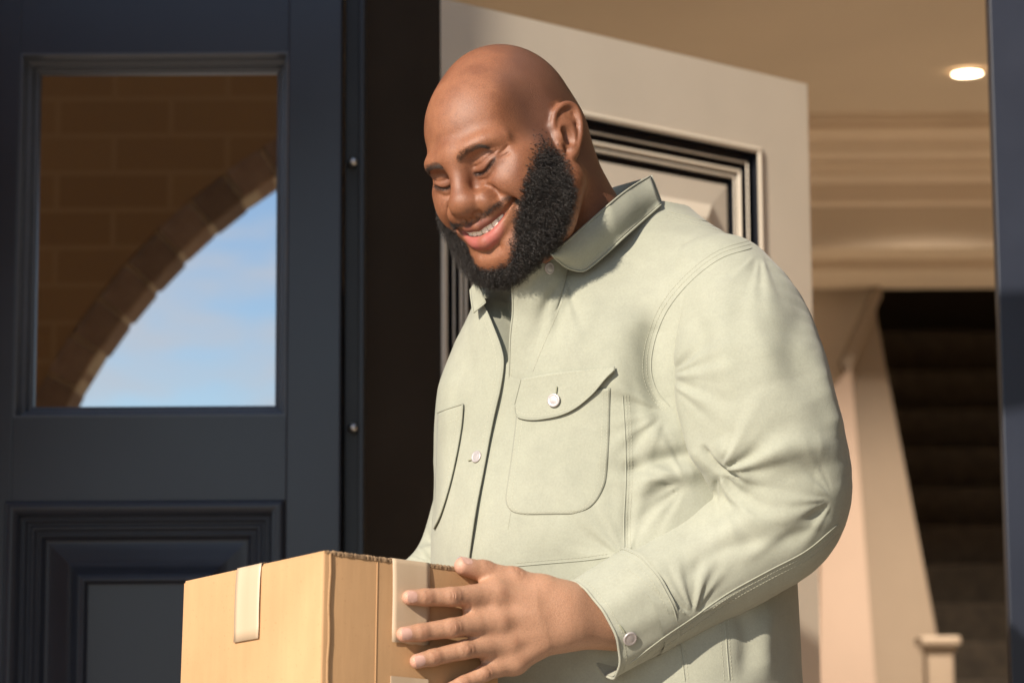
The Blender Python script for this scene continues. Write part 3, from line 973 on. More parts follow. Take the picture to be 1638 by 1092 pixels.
    T([ear(-.002, .021, .001), ear(-.0115, .010, .003), ear(-.0135, -.003, .0035), ear(-.007, -.017, .003)], [.0026, .0034, .0036, .0038], .004, sym=True, smooth=4)   # antihelix
    E(ear(-.001, -.002, .0085), (.0085, .0080, .0125), .003, sub=True, sym=True)   # concha
    V, F = g.mesh()
    V = relax(V, F, 2, .5)
    return V, F
HV, HF = build_head()
# ------------------------------------------------------------------ skin, lips, teeth, hair of the head
def bvh_of(V, F):
    return BVHTree.FromPolygons([tuple(v) for v in V], [tuple(f) for f in F.tolist()])
HBVH = bvh_of(HV, HF)
_cl = head_l(np.array(CAM))
def head_hit(px, py):
    """local point + normal of the head under a photo pixel"""
    w = np.array(P(px, py, 2.0))
    d = head_l(w) - _cl
    h = HBVH.ray_cast(Vector(_cl), Vector(d).normalized())
    return (None, None) if h[0] is None else (np.array(h[0]), np.array(h[1]))
_inv = np.array(CR3.inverted())
def to_px(W):
    c = (np.asarray(W) - np.array(CAM)) @ _inv.T
    return np.stack([819 + FPX * c[:, 0] / -c[:, 2], 546 - FPX * c[:, 1] / -c[:, 2]], 1)
def in_poly(p, poly):
    poly = np.array(poly, float); x, y = p[:, 0], p[:, 1]
    ins = np.zeros(len(p), bool)
    j = len(poly) - 1
    for i in range(len(poly)):
        xi, yi, xj, yj = *poly[i], *poly[j]
        c = ((yi > y) != (yj > y)) & (x < (xj - xi) * (y - yi) / (yj - yi + 1e-12) + xi)
        ins ^= c; j = i
    return ins
def poly_sd(p, poly):
    """signed distance in pixels to a closed polygon, positive inside"""
    q = np.array(list(poly) + [poly[0]], float)
    V = np.c_[p, np.zeros(len(p))]
    d = polydist(V, np.c_[q, np.zeros(len(q))])
    return np.where(in_poly(p, poly), d, -d)

def trim_neck(V, F):
    """the neck ends inside the collar"""
    px = to_px(head_w(V))
    ins = in_poly(px, [(838, 432), (862, 428), (886, 414), (945, 366), (988, 328), (1016, 308), (1045, 292), (1110, 290), (1110, 760), (690, 760), (730, 500), (790, 500)]) & ((V[:, 1] < .045) | (V[:, 2] < -.126)) & (V[:, 2] < -.06)
    F = F[~ins[F].any(1)]
    used = np.zeros(len(V), bool); used[F.ravel()] = True
    mp_ = np.cumsum(used) - 1
    return V[used], mp_[F]
HV, HF = trim_neck(HV, HF)
BEARD = [(863, 205), (884, 238), (897, 246), (908, 275), (914, 310), (907, 350), (890, 386), (858, 416), (832, 450), (805, 510), (740, 520), (735, 470),
         (768, 434), (784, 432), (800, 431), (813, 424), (822, 408), (827, 380), (826, 352), (830, 330), (838, 305), (846, 276), (854, 245)]
def beard_mask(V):
    A = np.asarray(V).copy(); A[:, 0] = np.abs(A[:, 0])
    sd = poly_sd(to_px(head_w(A)), BEARD)
    m = smoothstep(-11, 15, sd) * (.18 + .82 * smoothstep(.022, -.040, A[:, 2]))
    gate = smoothstep(-.030, -.012, A[:, 1]) * smoothstep(-.155, -.135, A[:, 2])
    return m * gate
def lip_masks(V):
    A = np.asarray(V).copy(); A[:, 0] = np.abs(A[:, 0])
    u, ur = spline(UPLIP, 5, [.0024, .0042, .0054, .0052]); l, lr = spline(LOLIP, 5, [.0024, .0052, .0078, .0086])
    du = polydist(A, u); dl = polydist(A, l)
    ru = np.interp(A[:, 0], u[::-1, 0], ur[::-1]); rl = np.interp(A[:, 0], l[::-1, 0], lr[::-1])
    up = 1 - smoothstep(0.9, 1.35, du / ru); lo = 1 - smoothstep(0.9, 1.30, dl / rl)
    return up, lo
def skin_attrs(V):
    up, lo = lip_masks(V)
    A = np.abs(V[:, 0])
    front = V[:, 1] > .03
    dl = np.full(len(V), 1.0)
    pts, _ = spline([(x, 0, z) for x, z in LASHX], 5)
    f = np.stack([A, np.zeros(len(V)), V[:, 2]], 1)
    de = polydist(f, pts); de[~front] = 1
    lid = np.exp(-(de / .0014) ** 2)
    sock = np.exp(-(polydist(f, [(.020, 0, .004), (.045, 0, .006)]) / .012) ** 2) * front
    mouth_in = ((V[:, 1] < .088 - 6 * A ** 2) & (V[:, 2] < -.052) & (V[:, 2] > -.078) & (A < .036) & (V[:, 1] > .055)).astype(float)
    return dict(lip_up=up, lip_lo=lo, lid=lid, sock=sock, mouth=mouth_in, beard=beard_mask(V))

def skin_material():
    m, nt, b = new_mat("skin")
    N, L = nt.nodes, nt.links
    def attr(n):
        a = N.new("ShaderNodeAttribute"); a.attribute_name = n; return a.outputs['Fac']
    def mix(fac, c1, c2, mode='MIX', k=None):
        x = N.new("ShaderNodeMixRGB"); x.blend_type = mode
        if k is not None:
            q = N.new("ShaderNodeMath"); q.operation = 'MULTIPLY'; q.inputs[1].default_value = k; L.new(fac, q.inputs[0]); fac = q.outputs[0]
        if isinstance(fac, float): x.inputs[0].default_value = fac
        else: L.new(fac, x.inputs[0])
        for i, c in ((1, c1), (2, c2)):
            if isinstance(c, tuple): x.inputs[i].default_value = (*c, 1)
            else: L.new(c, x.inputs[i])
        return x.outputs[0]
    n1 = noise_node(nt, 28.0, 5.0, 0.6)
    base = ramp2(nt, n1.outputs['Fac'], (0.185, 0.070, 0.035), (0.285, 0.118, 0.058), 0.30, 0.70).outputs['Color']
    n2 = noise_node(nt, 650.0, 3.0, 0.6)
    sp = ramp2(nt, n2.outputs['Fac'], (0.62, 0.58, 0.56), (1.12, 1.10, 1.08), 0.28, 0.62).outputs['Color']
    c = mix(0.70, base, sp, 'MULTIPLY')
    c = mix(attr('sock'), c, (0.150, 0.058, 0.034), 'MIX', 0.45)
    c = mix(attr('stubble_shade'), c, (0.110, 0.052, 0.036), 'MIX', 0.70)  # stubble plus shade painted on the temple and cheek side
    c = mix(attr('hand'), c, mix(0.5, (0.43, 0.235, 0.145), sp, 'MULTIPLY'))
    c = mix(attr('knuckle'), c, (0.245, 0.105, 0.060), 'MIX', 0.45)
    c = mix(attr('nailbed'), c, (0.56, 0.31, 0.24), 'MIX', 0.6)
    c = mix(attr('lip_up'), c, (0.165, 0.054, 0.038))
    c = mix(attr('lip_lo'), c, (0.38, 0.105, 0.092), 'MIX', 0.94)
    c = mix(attr('lid'), c, (0.020, 0.010, 0.008), 'MIX', 0.85)
    c = mix(attr('beard'), c, (0.030, 0.016, 0.012), 'MIX', 0.93)
    c = mix(attr('mouth'), c, (0.030, 0.006, 0.005))
    L.new(c, b.inputs['Base Color'])
    n3 = noise_node(nt, 900.0, 2.0)
    rr = N.new("ShaderNodeMapRange"); rr.inputs['To Min'].default_value = 0.35; rr.inputs['To Max'].default_value = 0.60
    L.new(n1.outputs['Fac'], rr.inputs['Value']); L.new(rr.outputs['Result'], b.inputs['Roughness'])
    b.inputs['Specular IOR Level'].default_value = 0.5
    b.inputs['Subsurface Weight'].default_value = 0.12
    b.inputs['Subsurface Radius'].default_value = (0.9, 0.35, 0.2)
    b.inputs['Subsurface Scale'].default_value = 0.006
    vo = N.new("ShaderNodeTexVoronoi"); vo.inputs['Scale'].default_value = 900.0
    tc = N.new("ShaderNodeTexCoord"); L.new(tc.outputs['Object'], vo.inputs['Vector'])
    b1 = bump(nt, b, n3.outputs['Fac'], 0.60, 0.0008)
    n4 = noise_node(nt, 180.0, 3.0)
    b2 = bump(nt, b, n4.outputs['Fac'], 0.16, 0.0012, b1)
    return m
M['skin'] = skin_material()
m, nt, b = new_mat("tooth_enamel")
nz = noise_node(nt, 90.0, 2.0); r = ramp2(nt, nz.outputs['Fac'], (0.80, 0.73, 0.62), (0.88, 0.82, 0.72)); nt.links.new(r.outputs['Color'], b.inputs['Base Color'])
b.inputs['Roughness'].default_value = 0.25; b.inputs['Subsurface Weight'].default_value = 0.1; b.inputs['Subsurface Scale'].default_value = 0.003
M['teeth'] = m
def hair_mat(name, c0, c1):
    m, nt, b = new_mat(name)
    at = nt.nodes.new("ShaderNodeAttribute"); at.attribute_name = 'shade'
    r = ramp2(nt, at.outputs['Fac'], c0, c1, 0.0, 1.0)
    nt.links.new(r.outputs['Color'], b.inputs['Base Color']); b.inputs['Roughness'].default_value = 0.42
    b.inputs['Specular IOR Level'].default_value = 0.6
    return m
M['beardhair'] = hair_mat("beard_hair", (0.008, 0.0065, 0.006), (0.065, 0.050, 0.042))
M['browhair'] = hair_mat("brow_hair", (0.030, 0.018, 0.012), (0.075, 0.045, 0.030))

def teeth_mesh():
    Vs, Fs, n = [], [], 0
    widths = [.0088, .0070, .0078, .0072, .0072, .009]
    for sg in (1, -1):
        x = 0.0002
        for k, w in enumerate(widths):
            cx = x + w / 2; x += w + .0001
            y = .0935 - 9.0 * cx ** 2 - 4500 * cx ** 4
            top = np.interp(cx, [0, .014, .028, .04], [-.0535, -.0525, -.0495, -.046]); h = (.0155, .0148, .0150, .0125, .0105, .009)[k]
            slope = -18.0 * cx
            bm = bmesh.new(); bmesh.ops.create_cube(bm, size=1.0)
            bmesh.ops.bevel(bm, geom=list(bm.edges), offset=0.22, segments=3, affect='EDGES', profile=0.55)
            bm.verts.index_update()
            for v in bm.verts:
                lx, ly, lz = v.co.x * w, v.co.y * .0075, v.co.z * h
                lx *= 1 - .10 * (v.co.z + .5)
                v.co = Vector((sg * (cx + lx), y + ly + slope * lx, top - h / 2 + lz))
            Vs.append(np.array([v.co[:] for v in bm.verts]))
            Fs += [[v.index + n for v in (f.verts if sg > 0 else list(f.verts)[::-1])] for f in bm.faces]
            n += len(bm.verts); bm.free()
    return np.concatenate(Vs), Fs

def strands(name, roots, nrm, dirs, length, rad0, curl, turns, seg, mat, parent, shade, xf=None, smooth_dir=None):
    """each root becomes one thin three-sided curly strand; all joined"""
    n = len(roots)
    length = np.broadcast_to(length, n); curl = np.broadcast_to(curl, n)
    ref = np.cross(dirs, RNG.normal(size=(n, 3))); ref /= np.linalg.norm(ref, axis=1, keepdims=True) + 1e-9
    oth = np.cross(dirs, ref)
    ph = RNG.uniform(0, 2 * np.pi, n); tw = turns * RNG.uniform(.6, 1.4, n)
    C = []
    for k in range(seg + 1):
        t = k / seg
        a = ph + tw * 2 * np.pi * t
        env = min(1.0, t * 3)
        base = nrm * (1 - t) + dirs * t if smooth_dir is None else dirs
        c = roots + (dirs * t + (nrm - dirs) * (t - t * t) * .6) * length[:, None] + (ref * np.cos(a)[:, None] + oth * np.sin(a)[:, None] - (ref * np.cos(ph)[:, None] + oth * np.sin(ph)[:, None])) * (curl * env)[:, None]
        C.append(c)
    C = np.stack(C, 1)                                   # n, seg+1, 3
    if xf is not None: C = xf(C.reshape(-1, 3)).reshape(C.shape)
    T = np.gradient(C, axis=1); T /= np.linalg.norm(T, axis=2, keepdims=True) + 1e-12
    A = np.cross(T, RNG.normal(size=(n, 1, 3))); A /= np.linalg.norm(A, axis=2, keepdims=True) + 1e-12
    B = np.cross(T, A)
    r = (rad0 * (1 - .7 * (np.arange(seg + 1) / seg) ** 2))[None, :, None] * RNG.uniform(.75, 1.25, (n, 1, 1))
    rings = np.stack([C + r * (A * math.cos(q) + B * math.sin(q)) for q in (0, 2.094, 4.189)], 2)     # n, seg+1, 3, 3
    V = rings.reshape(-1, 3)
    i = np.arange(n)[:, None, None] * (seg + 1) * 3 + np.arange(seg)[None, :, None] * 3
    j = np.arange(3)[None, None, :]; j1 = (j + 1) % 3
    F = np.stack([i + j, i + j1, i + 3 + j1, i + 3 + j], -1).reshape(-1, 4)
    me = mesh_np(name, V, F, mat)
    point_attr(me, 'shade', np.repeat(np.broadcast_to(shade, n), (seg + 1) * 3))
    o = link(name, me, parent, True)
    return o

def sample_surface(V, F, w, count):
    """random points on quads weighted by area * vertex weight"""
    a = np.linalg.norm(np.cross(V[F[:, 2]] - V[F[:, 0]], V[F[:, 3]] - V[F[:, 1]]), axis=1) * .5
    pw = a * w[F].mean(1)
    f = RNG.choice(len(F), count, p=pw / pw.sum())
    u, v = RNG.uniform(size=(2, count, 1))
    q = V[F[f]]
    return (q[:, 0] * (1 - u) + q[:, 1] * u) * (1 - v) + (q[:, 3] * (1 - u) + q[:, 2] * u) * v, f

def face_hair(parent):
    N_ = vnormals(HV, HF)
    if (N_ * (HV - HV.mean(0))).sum() < 0: N_ = -N_
    bmk = beard_mask(HV)
    down_l = head_l(HEADO + np.array([0, 0, -1.0])); down_l /= np.linalg.norm(down_l)
    # beard
    roots, f = sample_surface(HV, HF, bmk, 15000)
    nn = N_[HF[f]].mean(1); nn /= np.linalg.norm(nn, axis=1, keepdims=True)
    low = smoothstep(.01, -.075, roots[:, 2])
    mk = bmk[HF[f]].mean(1)
    d = nn * (0.75) + down_l * .35 + np.array([0, .15, -.35]) + RNG.normal(size=nn.shape) * .45
    d /= np.linalg.norm(d, axis=1, keepdims=True)
    ln = (0.0035 + 0.0115 * low) * RNG.uniform(.6, 1.25, len(roots)) * (.45 + .55 * mk)
    shade = RNG.uniform(0, 1, len(roots)) ** 2.2
    strands('beard', roots - nn * .0006, nn, d, ln, .00022, .0016 * (.5 + low), 2.2, 9, M['beardhair'], parent, shade, head_w)['kind'] = 'stuff'
    # moustache
    up, _ = spline(UPLIP, 6)
    pts, nrms = [], []
    A = HV.copy(); A[:, 0] = np.abs(A[:, 0])
    zl = np.interp(A[:, 0], up[::-1, 0], up[::-1, 2])
    dz = HV[:, 2] - zl
    mm = np.exp(-((dz - .0068) / .0024) ** 2) * (A[:, 0] < .048) * (A[:, 0] > .0025) * (HV[:, 1] > .065) * smoothstep(.0, .012, A[:, 0] + .004)
    ex = np.exp(-(polydist(A, [(.047, .074, -.041), (.053, .066, -.050), (.0545, .060, -.064), (.050, .058, -.076)]) / .0032) ** 2) * .5
    mm = np.maximum(mm, ex * (HV[:, 1] > .05))
    roots, f = sample_surface(HV, HF, mm, 1100)
    nn = N_[HF[f]].mean(1); nn /= np.linalg.norm(nn, axis=1, keepdims=True)
    d = nn * .35 + np.stack([np.sign(roots[:, 0]) * .75, np.zeros(len(roots)), -.55 * np.ones(len(roots))], 1) + RNG.normal(size=nn.shape) * .25
    d /= np.linalg.norm(d, axis=1, keepdims=True)
    strands('moustache', roots - nn * .0003, nn, d, .0034 * RNG.uniform(.6, 1.3, len(roots)), .00010, .0003, 1.2, 6, M['beardhair'], parent, RNG.uniform(0, .6, len(roots)), head_w)['kind'] = 'stuff'
    # soul-patch fuzz under the lower lip
    # eyebrows: centre lines picked in the photo on his left brow, mirrored for the right one
    line = [(731, 258), (738, 250), (748, 242), (759, 236), (769, 234), (778, 235)]
    hits = [head_hit(*p)[0] for p in line]
    c, _ = spline([h for h in hits if h is not None], 6)
    wid = np.interp(np.linspace(0, 1, len(c)), [0, .15, .5, 1], [.0034, .0044, .0036, .0018])
    for sg in (1, -1):
        k = RNG.integers(0, len(c) - 1, 400); t = RNG.uniform(size=(400, 1))
        p = c[k] * (1 - t) + c[k + 1] * t
        tn = c[np.minimum(k + 3, len(c) - 1)] - c[np.maximum(k - 2, 0)]; tn /= np.linalg.norm(tn, axis=1, keepdims=True) + 1e-9
        off_ = np.clip(RNG.normal(size=400), -1.8, 1.8) * wid[k] * .62
        p = p + np.array([0, 0, 1.0]) * off_[:, None]
        q, nr = [], []
        for a in p:
            h = HBVH.find_nearest(Vector(a)); q.append(h[0]); nr.append(h[1])
        q, nr = np.array(q), np.array(nr)
        flip = (nr * (q - np.array([0, 0, 0]))).sum(1) < 0; nr[flip] *= -1
        d = tn * .8 + nr * .28 + np.array([0, 0, .35]) * (1 - k / len(c))[:, None] + RNG.normal(size=q.shape) * .12
        d /= np.linalg.norm(d, axis=1, keepdims=True)
        mir = np.array([sg, 1, 1.0])
        strands('eyebrow', q * mir, nr * mir, d * mir, .0062 * RNG.uniform(.6, 1.2, len(q)), .00010, .00015, .5, 5, M['browhair'], parent, RNG.uniform(0, 1, len(q)), head_w)['kind'] = 'stuff'
        # lashes along the closed lid
        lp, _ = spline([(x, 0, z) for x, z in LASHX], 14)
        q, nr, dd = [], [], []
        for i in range(2, len(lp)):
            a = lp[i] + np.array([0, 0, -.0006])
            h = HBVH.ray_cast(Vector((a[0], .2, a[2])), Vector((0, -1, 0)))
            if h[0] is None: continue
            for _k in range(3):
                q.append(np.array(h[0]) + RNG.normal(size=3) * .0003); nr.append(h[1])
                out = (a[0] - .03) / .02
                dd.append((out * .55 + RNG.normal() * .15, .75, -.55 + RNG.normal() * .12))
        q, nr, dd = np.array(q), np.array(nr), np.array(dd)
        dd /= np.linalg.norm(dd, axis=1, keepdims=True)
        strands('eyelashes', q * mir, dd * mir, dd * mir, .0050 * RNG.uniform(.6, 1.1, len(q)), .00010, .0001, .3, 4, M['beardhair'], parent, np.zeros(len(q)), head_w)['kind'] = 'stuff'
# ------------------------------------------------------------------ left hand on the box (world coordinates)
def bh(px, py, gap): return np.array(box_face_hit(px, py, gap))
BNRM = np.array(BR @ Vector((0, -1, 0)))
FINGERS = {
    'index':  [(792, 950, .0215, .0128), (721, 954, .0185, .0104), (679, 955, .0105, .0093), (655, 955, .0082, .0081)],
    'middle': [(796, 993, .0230, .0128), (721, 1004, .0195, .0106), (672, 1011, .0108, .0094), (646, 1014, .0083, .0082)],
    'ring':   [(812, 1027, .0215, .0122), (741, 1039, .0185, .0101), (692, 1051, .0105, .0090), (667, 1057, .0080, .0079)],
    'pinky':  [(824, 1056, .0200, .0108), (772, 1077, .0150, .0090), (738, 1093, .0090, .0080), (719, 1102, .0072, .0070)],
    'thumb':  [(866, 946, .0300, .0165), (820, 926, .0200, .0128), (773, 914, .0085, .0118), (741, 905, .0060, .0100)],
}
WRIST = [(895, 968, .034, .0235), (902, 1004, .034, .0215)]
def build_hand():
    pts = {k: [(bh(a, b, g), r) for a, b, g, r in v] for k, v in FINGERS.items()}
    allp = np.array([p for v in pts.values() for p, _ in v] + [bh(a, b, g) for a, b, g, _ in WRIST])
    fore = [np.array(P(1020, 975, 2.80)), np.array(P(1020, 1000, 2.80))]
    allp2 = np.vstack([allp, fore])
    g = Grid(allp2.min(0) - .03, allp2.max(0) + .03, 0.00125)
    kn, nails = [], []
    wr = [bh(a, b, q) for a, b, q, _ in WRIST]
    # palm
    for k, (w, rr) in zip(('index', 'middle', 'ring', 'pinky'), ((0, .017), (0, .0175), (1, .0165), (1, .0150))):
        m = pts[k][0][0] + BNRM * .0005
        wc = wr[0] * (1 - .33 * (0, 1, 2, 3)[('index', 'middle', 'ring', 'pinky').index(k)]) + wr[1] * .33 * ('index', 'middle', 'ring', 'pinky').index(k)
        g.tube([m, m * .5 + wc * .5 + BNRM * .0035, wc], [.0130, rr, .021], .018)
    g.tube([wr[0], fore[0]], [.0225, .030], .02); g.tube([wr[1], fore[1]], [.0210, .030], .02)
    g.tube([pts['thumb'][0][0], wr[0]], [.0175, .021], .016)
    g.tube([pts['thumb'][1][0], pts['index'][0][0] - BNRM * .010], [.0085, .0085], .016)      # web
    for k, v in pts.items():
        P_ = [p for p, _ in v]; R_ = [r for _, r in v]
        g.tube(P_, R_, .006 if k != 'thumb' else .009)
        t = (P_[3] - P_[2]); t /= np.linalg.norm(t)
        up = BNRM if k != 'thumb' else (BNRM * .55 + np.array([0, 0, .85])); up = up - t * (up @ t); up /= np.linalg.norm(up)
        sd = np.cross(t, up)
        # joint swellings and skin creases across them
        for j, amp in ((1, .0016), (2, .0009)):
            q = P_[j] + up * R_[j] * .30
            g.ell(q, (R_[j] * .80,) * 3, .006)
            c = P_[j] + up * (R_[j] + .0008)
            for o_ in ((-.0042, -.0014, .0014, .0042) if j == 1 else (-.0012, .0014)):
                w_ = R_[j] * (.75 if abs(o_) < .003 else .5)
                g.crease([c + t * (o_ + .0010) - sd * w_ - up * .0012, c + t * o_, c + t * (o_ + .0010) + sd * w_ - up * .0012], .0009, .0011 * (1 if j == 1 else .7), smooth=4)
            kn.append((c, R_[j] * .75))
        nails.append((P_[3] + t * R_[3] * .20, t, sd, up, R_[3]))
        # pulp pressed flat on the card
    for a, b_, f in (('index', 'middle', .50), ('middle', 'ring', .46), ('ring', 'pinky', .52)):      # webs between the fingers
        for ff, rr in ((f, .0085), (f * .5, .0110), (0.0, .0125)):
            pa = pts[a][0][0] * (1 - ff) + pts[a][1][0] * ff; pb = pts[b_][0][0] * (1 - ff) + pts[b_][1][0] * ff
            g.tube([pa - BNRM * .003, (pa + pb) / 2 - BNRM * .005, pb - BNRM * .003], [rr * .8, rr, rr * .8], .010)
    for k in ('index', 'middle', 'ring', 'pinky'):      # knuckles and tendons
        m, r = pts[k][0]
        g.ell(m - BNRM * .002, (r * .90,) * 3, .016)
        kn.append((m + BNRM * (r + .002), r * .45))
        wc = (wr[0] if k in ('index', 'middle') else wr[1])
        g.crease([m + BNRM * (r + .001), m * .55 + wc * .45 + BNRM * .0165], .0042, -.0007)
    for a, b in ((('index'), ('middle')), ('middle', 'ring'), ('ring', 'pinky')):
        ma, mb = pts[a][0][0], pts[b][0][0]; wc = (wr[0] + wr[1]) / 2
        g.crease([(ma + mb) / 2 + BNRM * .011, (ma + mb) / 2 * .6 + wc * .4 + BNRM * .014], .0060, .0008)
    V, F = g.mesh()
    V = relax(V, F, 1, .4)
    knu = np.zeros(len(V))
    for c, r in kn: knu = np.maximum(knu, np.exp(-(np.linalg.norm(V - c, axis=1) / r) ** 2))
    nb = np.zeros(len(V))
    for c, t, sd, up, r in nails: nb = np.maximum(nb, np.exp(-(np.linalg.norm(V - c - up * r * .2, axis=1) / (r * 1.25)) ** 4))
    # nail plates
    NV, NF, n = [], [], 0
    for c, t, sd, up, r in nails:
        L, W_ = r * 1.55, r * .80
        nu, nv = 9, 9
        for i in range(nu + 1):
            u = i / nu
            for j in range(nv + 1):
                s = 2 * j / nv - 1
                wid = W_ * (1 - .35 * max(0, .25 - u) / .25 - .22 * max(0, u - .75) / .25)
                a = s * wid / r
                endc = -.10 * r * (s * s) * (1 if u > .5 else -1)
                p = c + t * (-L * .62 + L * u + endc) + (sd * math.sin(a) + up * math.cos(a)) * (r * 1.035) - up * (r * .12 * max(0, u - .1) ** 2)
                NV.append(p)
        for i in range(nu):
            for j in range(nv):
                a = n + i * (nv + 1) + j
                NF.append([a, a + 1, a + nv + 2, a + nv + 1])
        n = len(NV)
    return V, F, knu, nb, np.array(NV), NF
HDV, HDF, HDK, HDN, NLV, NLF = build_hand()
m, nt, b = new_mat("fingernail")
nz = noise_node(nt, 120.0, 2.0); r = ramp2(nt, nz.outputs['Fac'], (0.50, 0.29, 0.235), (0.60, 0.37, 0.30)); nt.links.new(r.outputs['Color'], b.inputs['Base Color'])
b.inputs['Roughness'].default_value = 0.28
M['nail'] = m
# ------------------------------------------------------------------ jacket
m, nt, b = new_mat("sage_cotton")
N, L = nt.nodes, nt.links
nA = noise_node(nt, 5.0, 4.0, 0.55); nB = noise_node(nt, 420.0, 3.0, 0.65); nC = noise_node(nt, 45.0, 4.0, 0.6)
cA = ramp2(nt, nA.outputs['Fac'], (0.305, 0.310, 0.246), (0.354, 0.357, 0.288), 0.3, 0.7)
cB = ramp2(nt, nB.outputs['Fac'], (0.86, 0.86, 0.86), (1.08, 1.08, 1.08), 0.3, 0.7)
cC = ramp2(nt, nC.outputs['Fac'], (0.94, 0.94, 0.94), (1.05, 1.05, 1.04), 0.3, 0.7)
x1 = N.new("ShaderNodeMixRGB"); x1.blend_type = 'MULTIPLY'; x1.inputs[0].default_value = 0.5
L.new(cA.outputs['Color'], x1.inputs[1]); L.new(cB.outputs['Color'], x1.inputs[2])
x2 = N.new("ShaderNodeMixRGB"); x2.blend_type = 'MULTIPLY'; x2.inputs[0].default_value = 0.8
L.new(x1.outputs['Color'], x2.inputs[1]); L.new(cC.outputs['Color'], x2.inputs[2])
L.new(x2.outputs['Color'], b.inputs['Base Color'])
b.inputs['Roughness'].default_value = 0.85; b.inputs['Specular IOR Level'].default_value = 0.2
b.inputs['Sheen Weight'].default_value = 0.15; b.inputs['Sheen Roughness'].default_value = 0.5
wv = N.new("ShaderNodeTexWave"); wv.inputs['Scale'].default_value = 260.0; wv.inputs['Distortion'].default_value = 3.0; wv.inputs['Detail'].default_value = 2.0; wv.inputs['Detail Scale'].default_value = 4.0
tc = N.new("ShaderNodeTexCoord"); mp = N.new("ShaderNodeMapping"); mp.inputs['Rotation'].default_value = (0.3, 0.6, 0.2)
L.new(tc.outputs['Object'], mp.inputs['Vector']); L.new(mp.outputs['Vector'], wv.inputs['Vector'])
b1 = bump(nt, b, wv.outputs['Fac'], 0.12, 0.0006)
b2 = bump(nt, b, nB.outputs['Fac'], 0.22, 0.0010, b1)
b3 = bump(nt, b, nC.outputs['Fac'], 0.12, 0.0030, b2)
M['cotton'] = m
M['thread'] = paint("pale_thread", (0.41, 0.405, 0.315), 0.1, 0.8, 30.0, 0.0)
M['seamshade'] = paint("seam_fold_cloth", (0.27, 0.275, 0.19), 0.1, 0.9, 30.0, 0.0)

def q3(px, py, d): return np.array(P(px, py, d))

PHI = rad(30.0)
F_DIR = np.array([-math.sin(PHI), -math.cos(PHI), 0.0])       # the way his chest faces
L_DIR = np.array([math.cos(PHI), -math.sin(PHI), 0.0])        # to his left
TC = q3(985, 800, 3.00)

def stack(g, zs, A, B, CU, CV, k, p=2.3):
    """vertical stack of super-elliptic sections in the chest frame"""
    X = [g.ax[0][:, None, None], g.ax[1][None, :, None], g.ax[2][None, None, :]]
    dx, dy = X[0] - TC[0], X[1] - TC[1]
    u = dx * L_DIR[0] + dy * L_DIR[1]; v = dx * F_DIR[0] + dy * F_DIR[1]
    z = g.ax[2]
    a, b_, cu, cv = (np.interp(z, zs, q)[None, None, :].astype(np.float32) for q in (A, B, CU, CV))
    e = (np.abs((u - cu) / a) ** p + np.abs((v - cv) / b_) ** p) ** (1 / p)
    d = (e - 1) * np.minimum(a, b_)
    d = np.maximum(d, z[None, None, :] - zs[-1])
    g.blend((slice(None),) * 3, d.astype(np.float32), k, False)

def zpx(py, d=2.9): return q3(980, py, d)[2]

def fold(V, N_, poly, width, amp, facing=True, taper=.25):
    """push cloth along its normal near a line drawn in photo pixels (width in px, amp in m)"""
    px = to_px(V)
    pts, _ = spline([(a, b_, 0) for a, b_ in poly], 6)
    n = len(pts); best = np.full(len(V), 1e9); tt = np.zeros(len(V))
    for i in range(n - 1):
        a, b_ = pts[i][:2], pts[i + 1][:2]; ab = b_ - a
        t = np.clip(((px - a) @ ab) / (ab @ ab + 1e-9), 0, 1)
        d = np.linalg.norm(px - a - t[:, None] * ab, axis=1)
        k = d < best; best[k] = d[k]; tt[k] = ((i + t) / (n - 1))[k]
    w = np.exp(-(best / width) ** 2) * np.minimum(1, np.minimum(tt, 1 - tt) / taper + .0)
    if facing:
        vd = V - np.array(CAM); vd /= np.linalg.norm(vd, axis=1, keepdims=True)
        w = w * smoothstep(.05, .45, -(vd * N_).sum(1))
    return V + N_ * (amp * w)[:, None]

def burst(V, N_, c, amp, r0, r1, k, a0, a1, seed, twist=.4):
    """folds fanning out of a gathered point c (photo px): soft ridges between angles a0..a1 (degrees, 0 = right, 90 = down)"""
    px = to_px(V); d = px - np.array(c, float); r = np.hypot(d[:, 0], d[:, 1]); th = np.degrees(np.arctan2(d[:, 1], d[:, 0]))
    th = (th - a0) % 360 + a0
    rg = np.random.default_rng(seed)
    x = np.radians(th) * k + twist * np.log1p(r / 40) + .5 * np.sin(r / 37 + seed)
    w = sum(np.sin(x * f + rg.uniform(0, 6.28)) / f ** .6 for f in (1.0, 1.73, 2.6)) / 2.0
    w = np.sign(w) * np.abs(w) ** .8
    env = smoothstep(r0 * .4, r0, r) * (1 - smoothstep(r0, r1, r)) * smoothstep(a0, a0 + 18, th) * (1 - smoothstep(a1 - 18, a1, th))
    vd = V - np.array(CAM); fac = smoothstep(.05, .4, -(vd * N_).sum(1) / np.linalg.norm(vd, axis=1))
    return V + N_ * (amp * w * env * fac)[:, None]

def vnoise(V, s, seed=0):
    r = np.random.default_rng(seed); out = np.zeros(len(V))
    for k in range(7):
        d = r.normal(size=3); d /= np.linalg.norm(d)
        out += np.sin(V @ d * s * r.uniform(.7, 1.5) * 2 * np.pi + r.uniform(0, 6.28) + 1.5 * np.sin(V @ r.normal(size=3) * s * 2.2))
    return out / 7

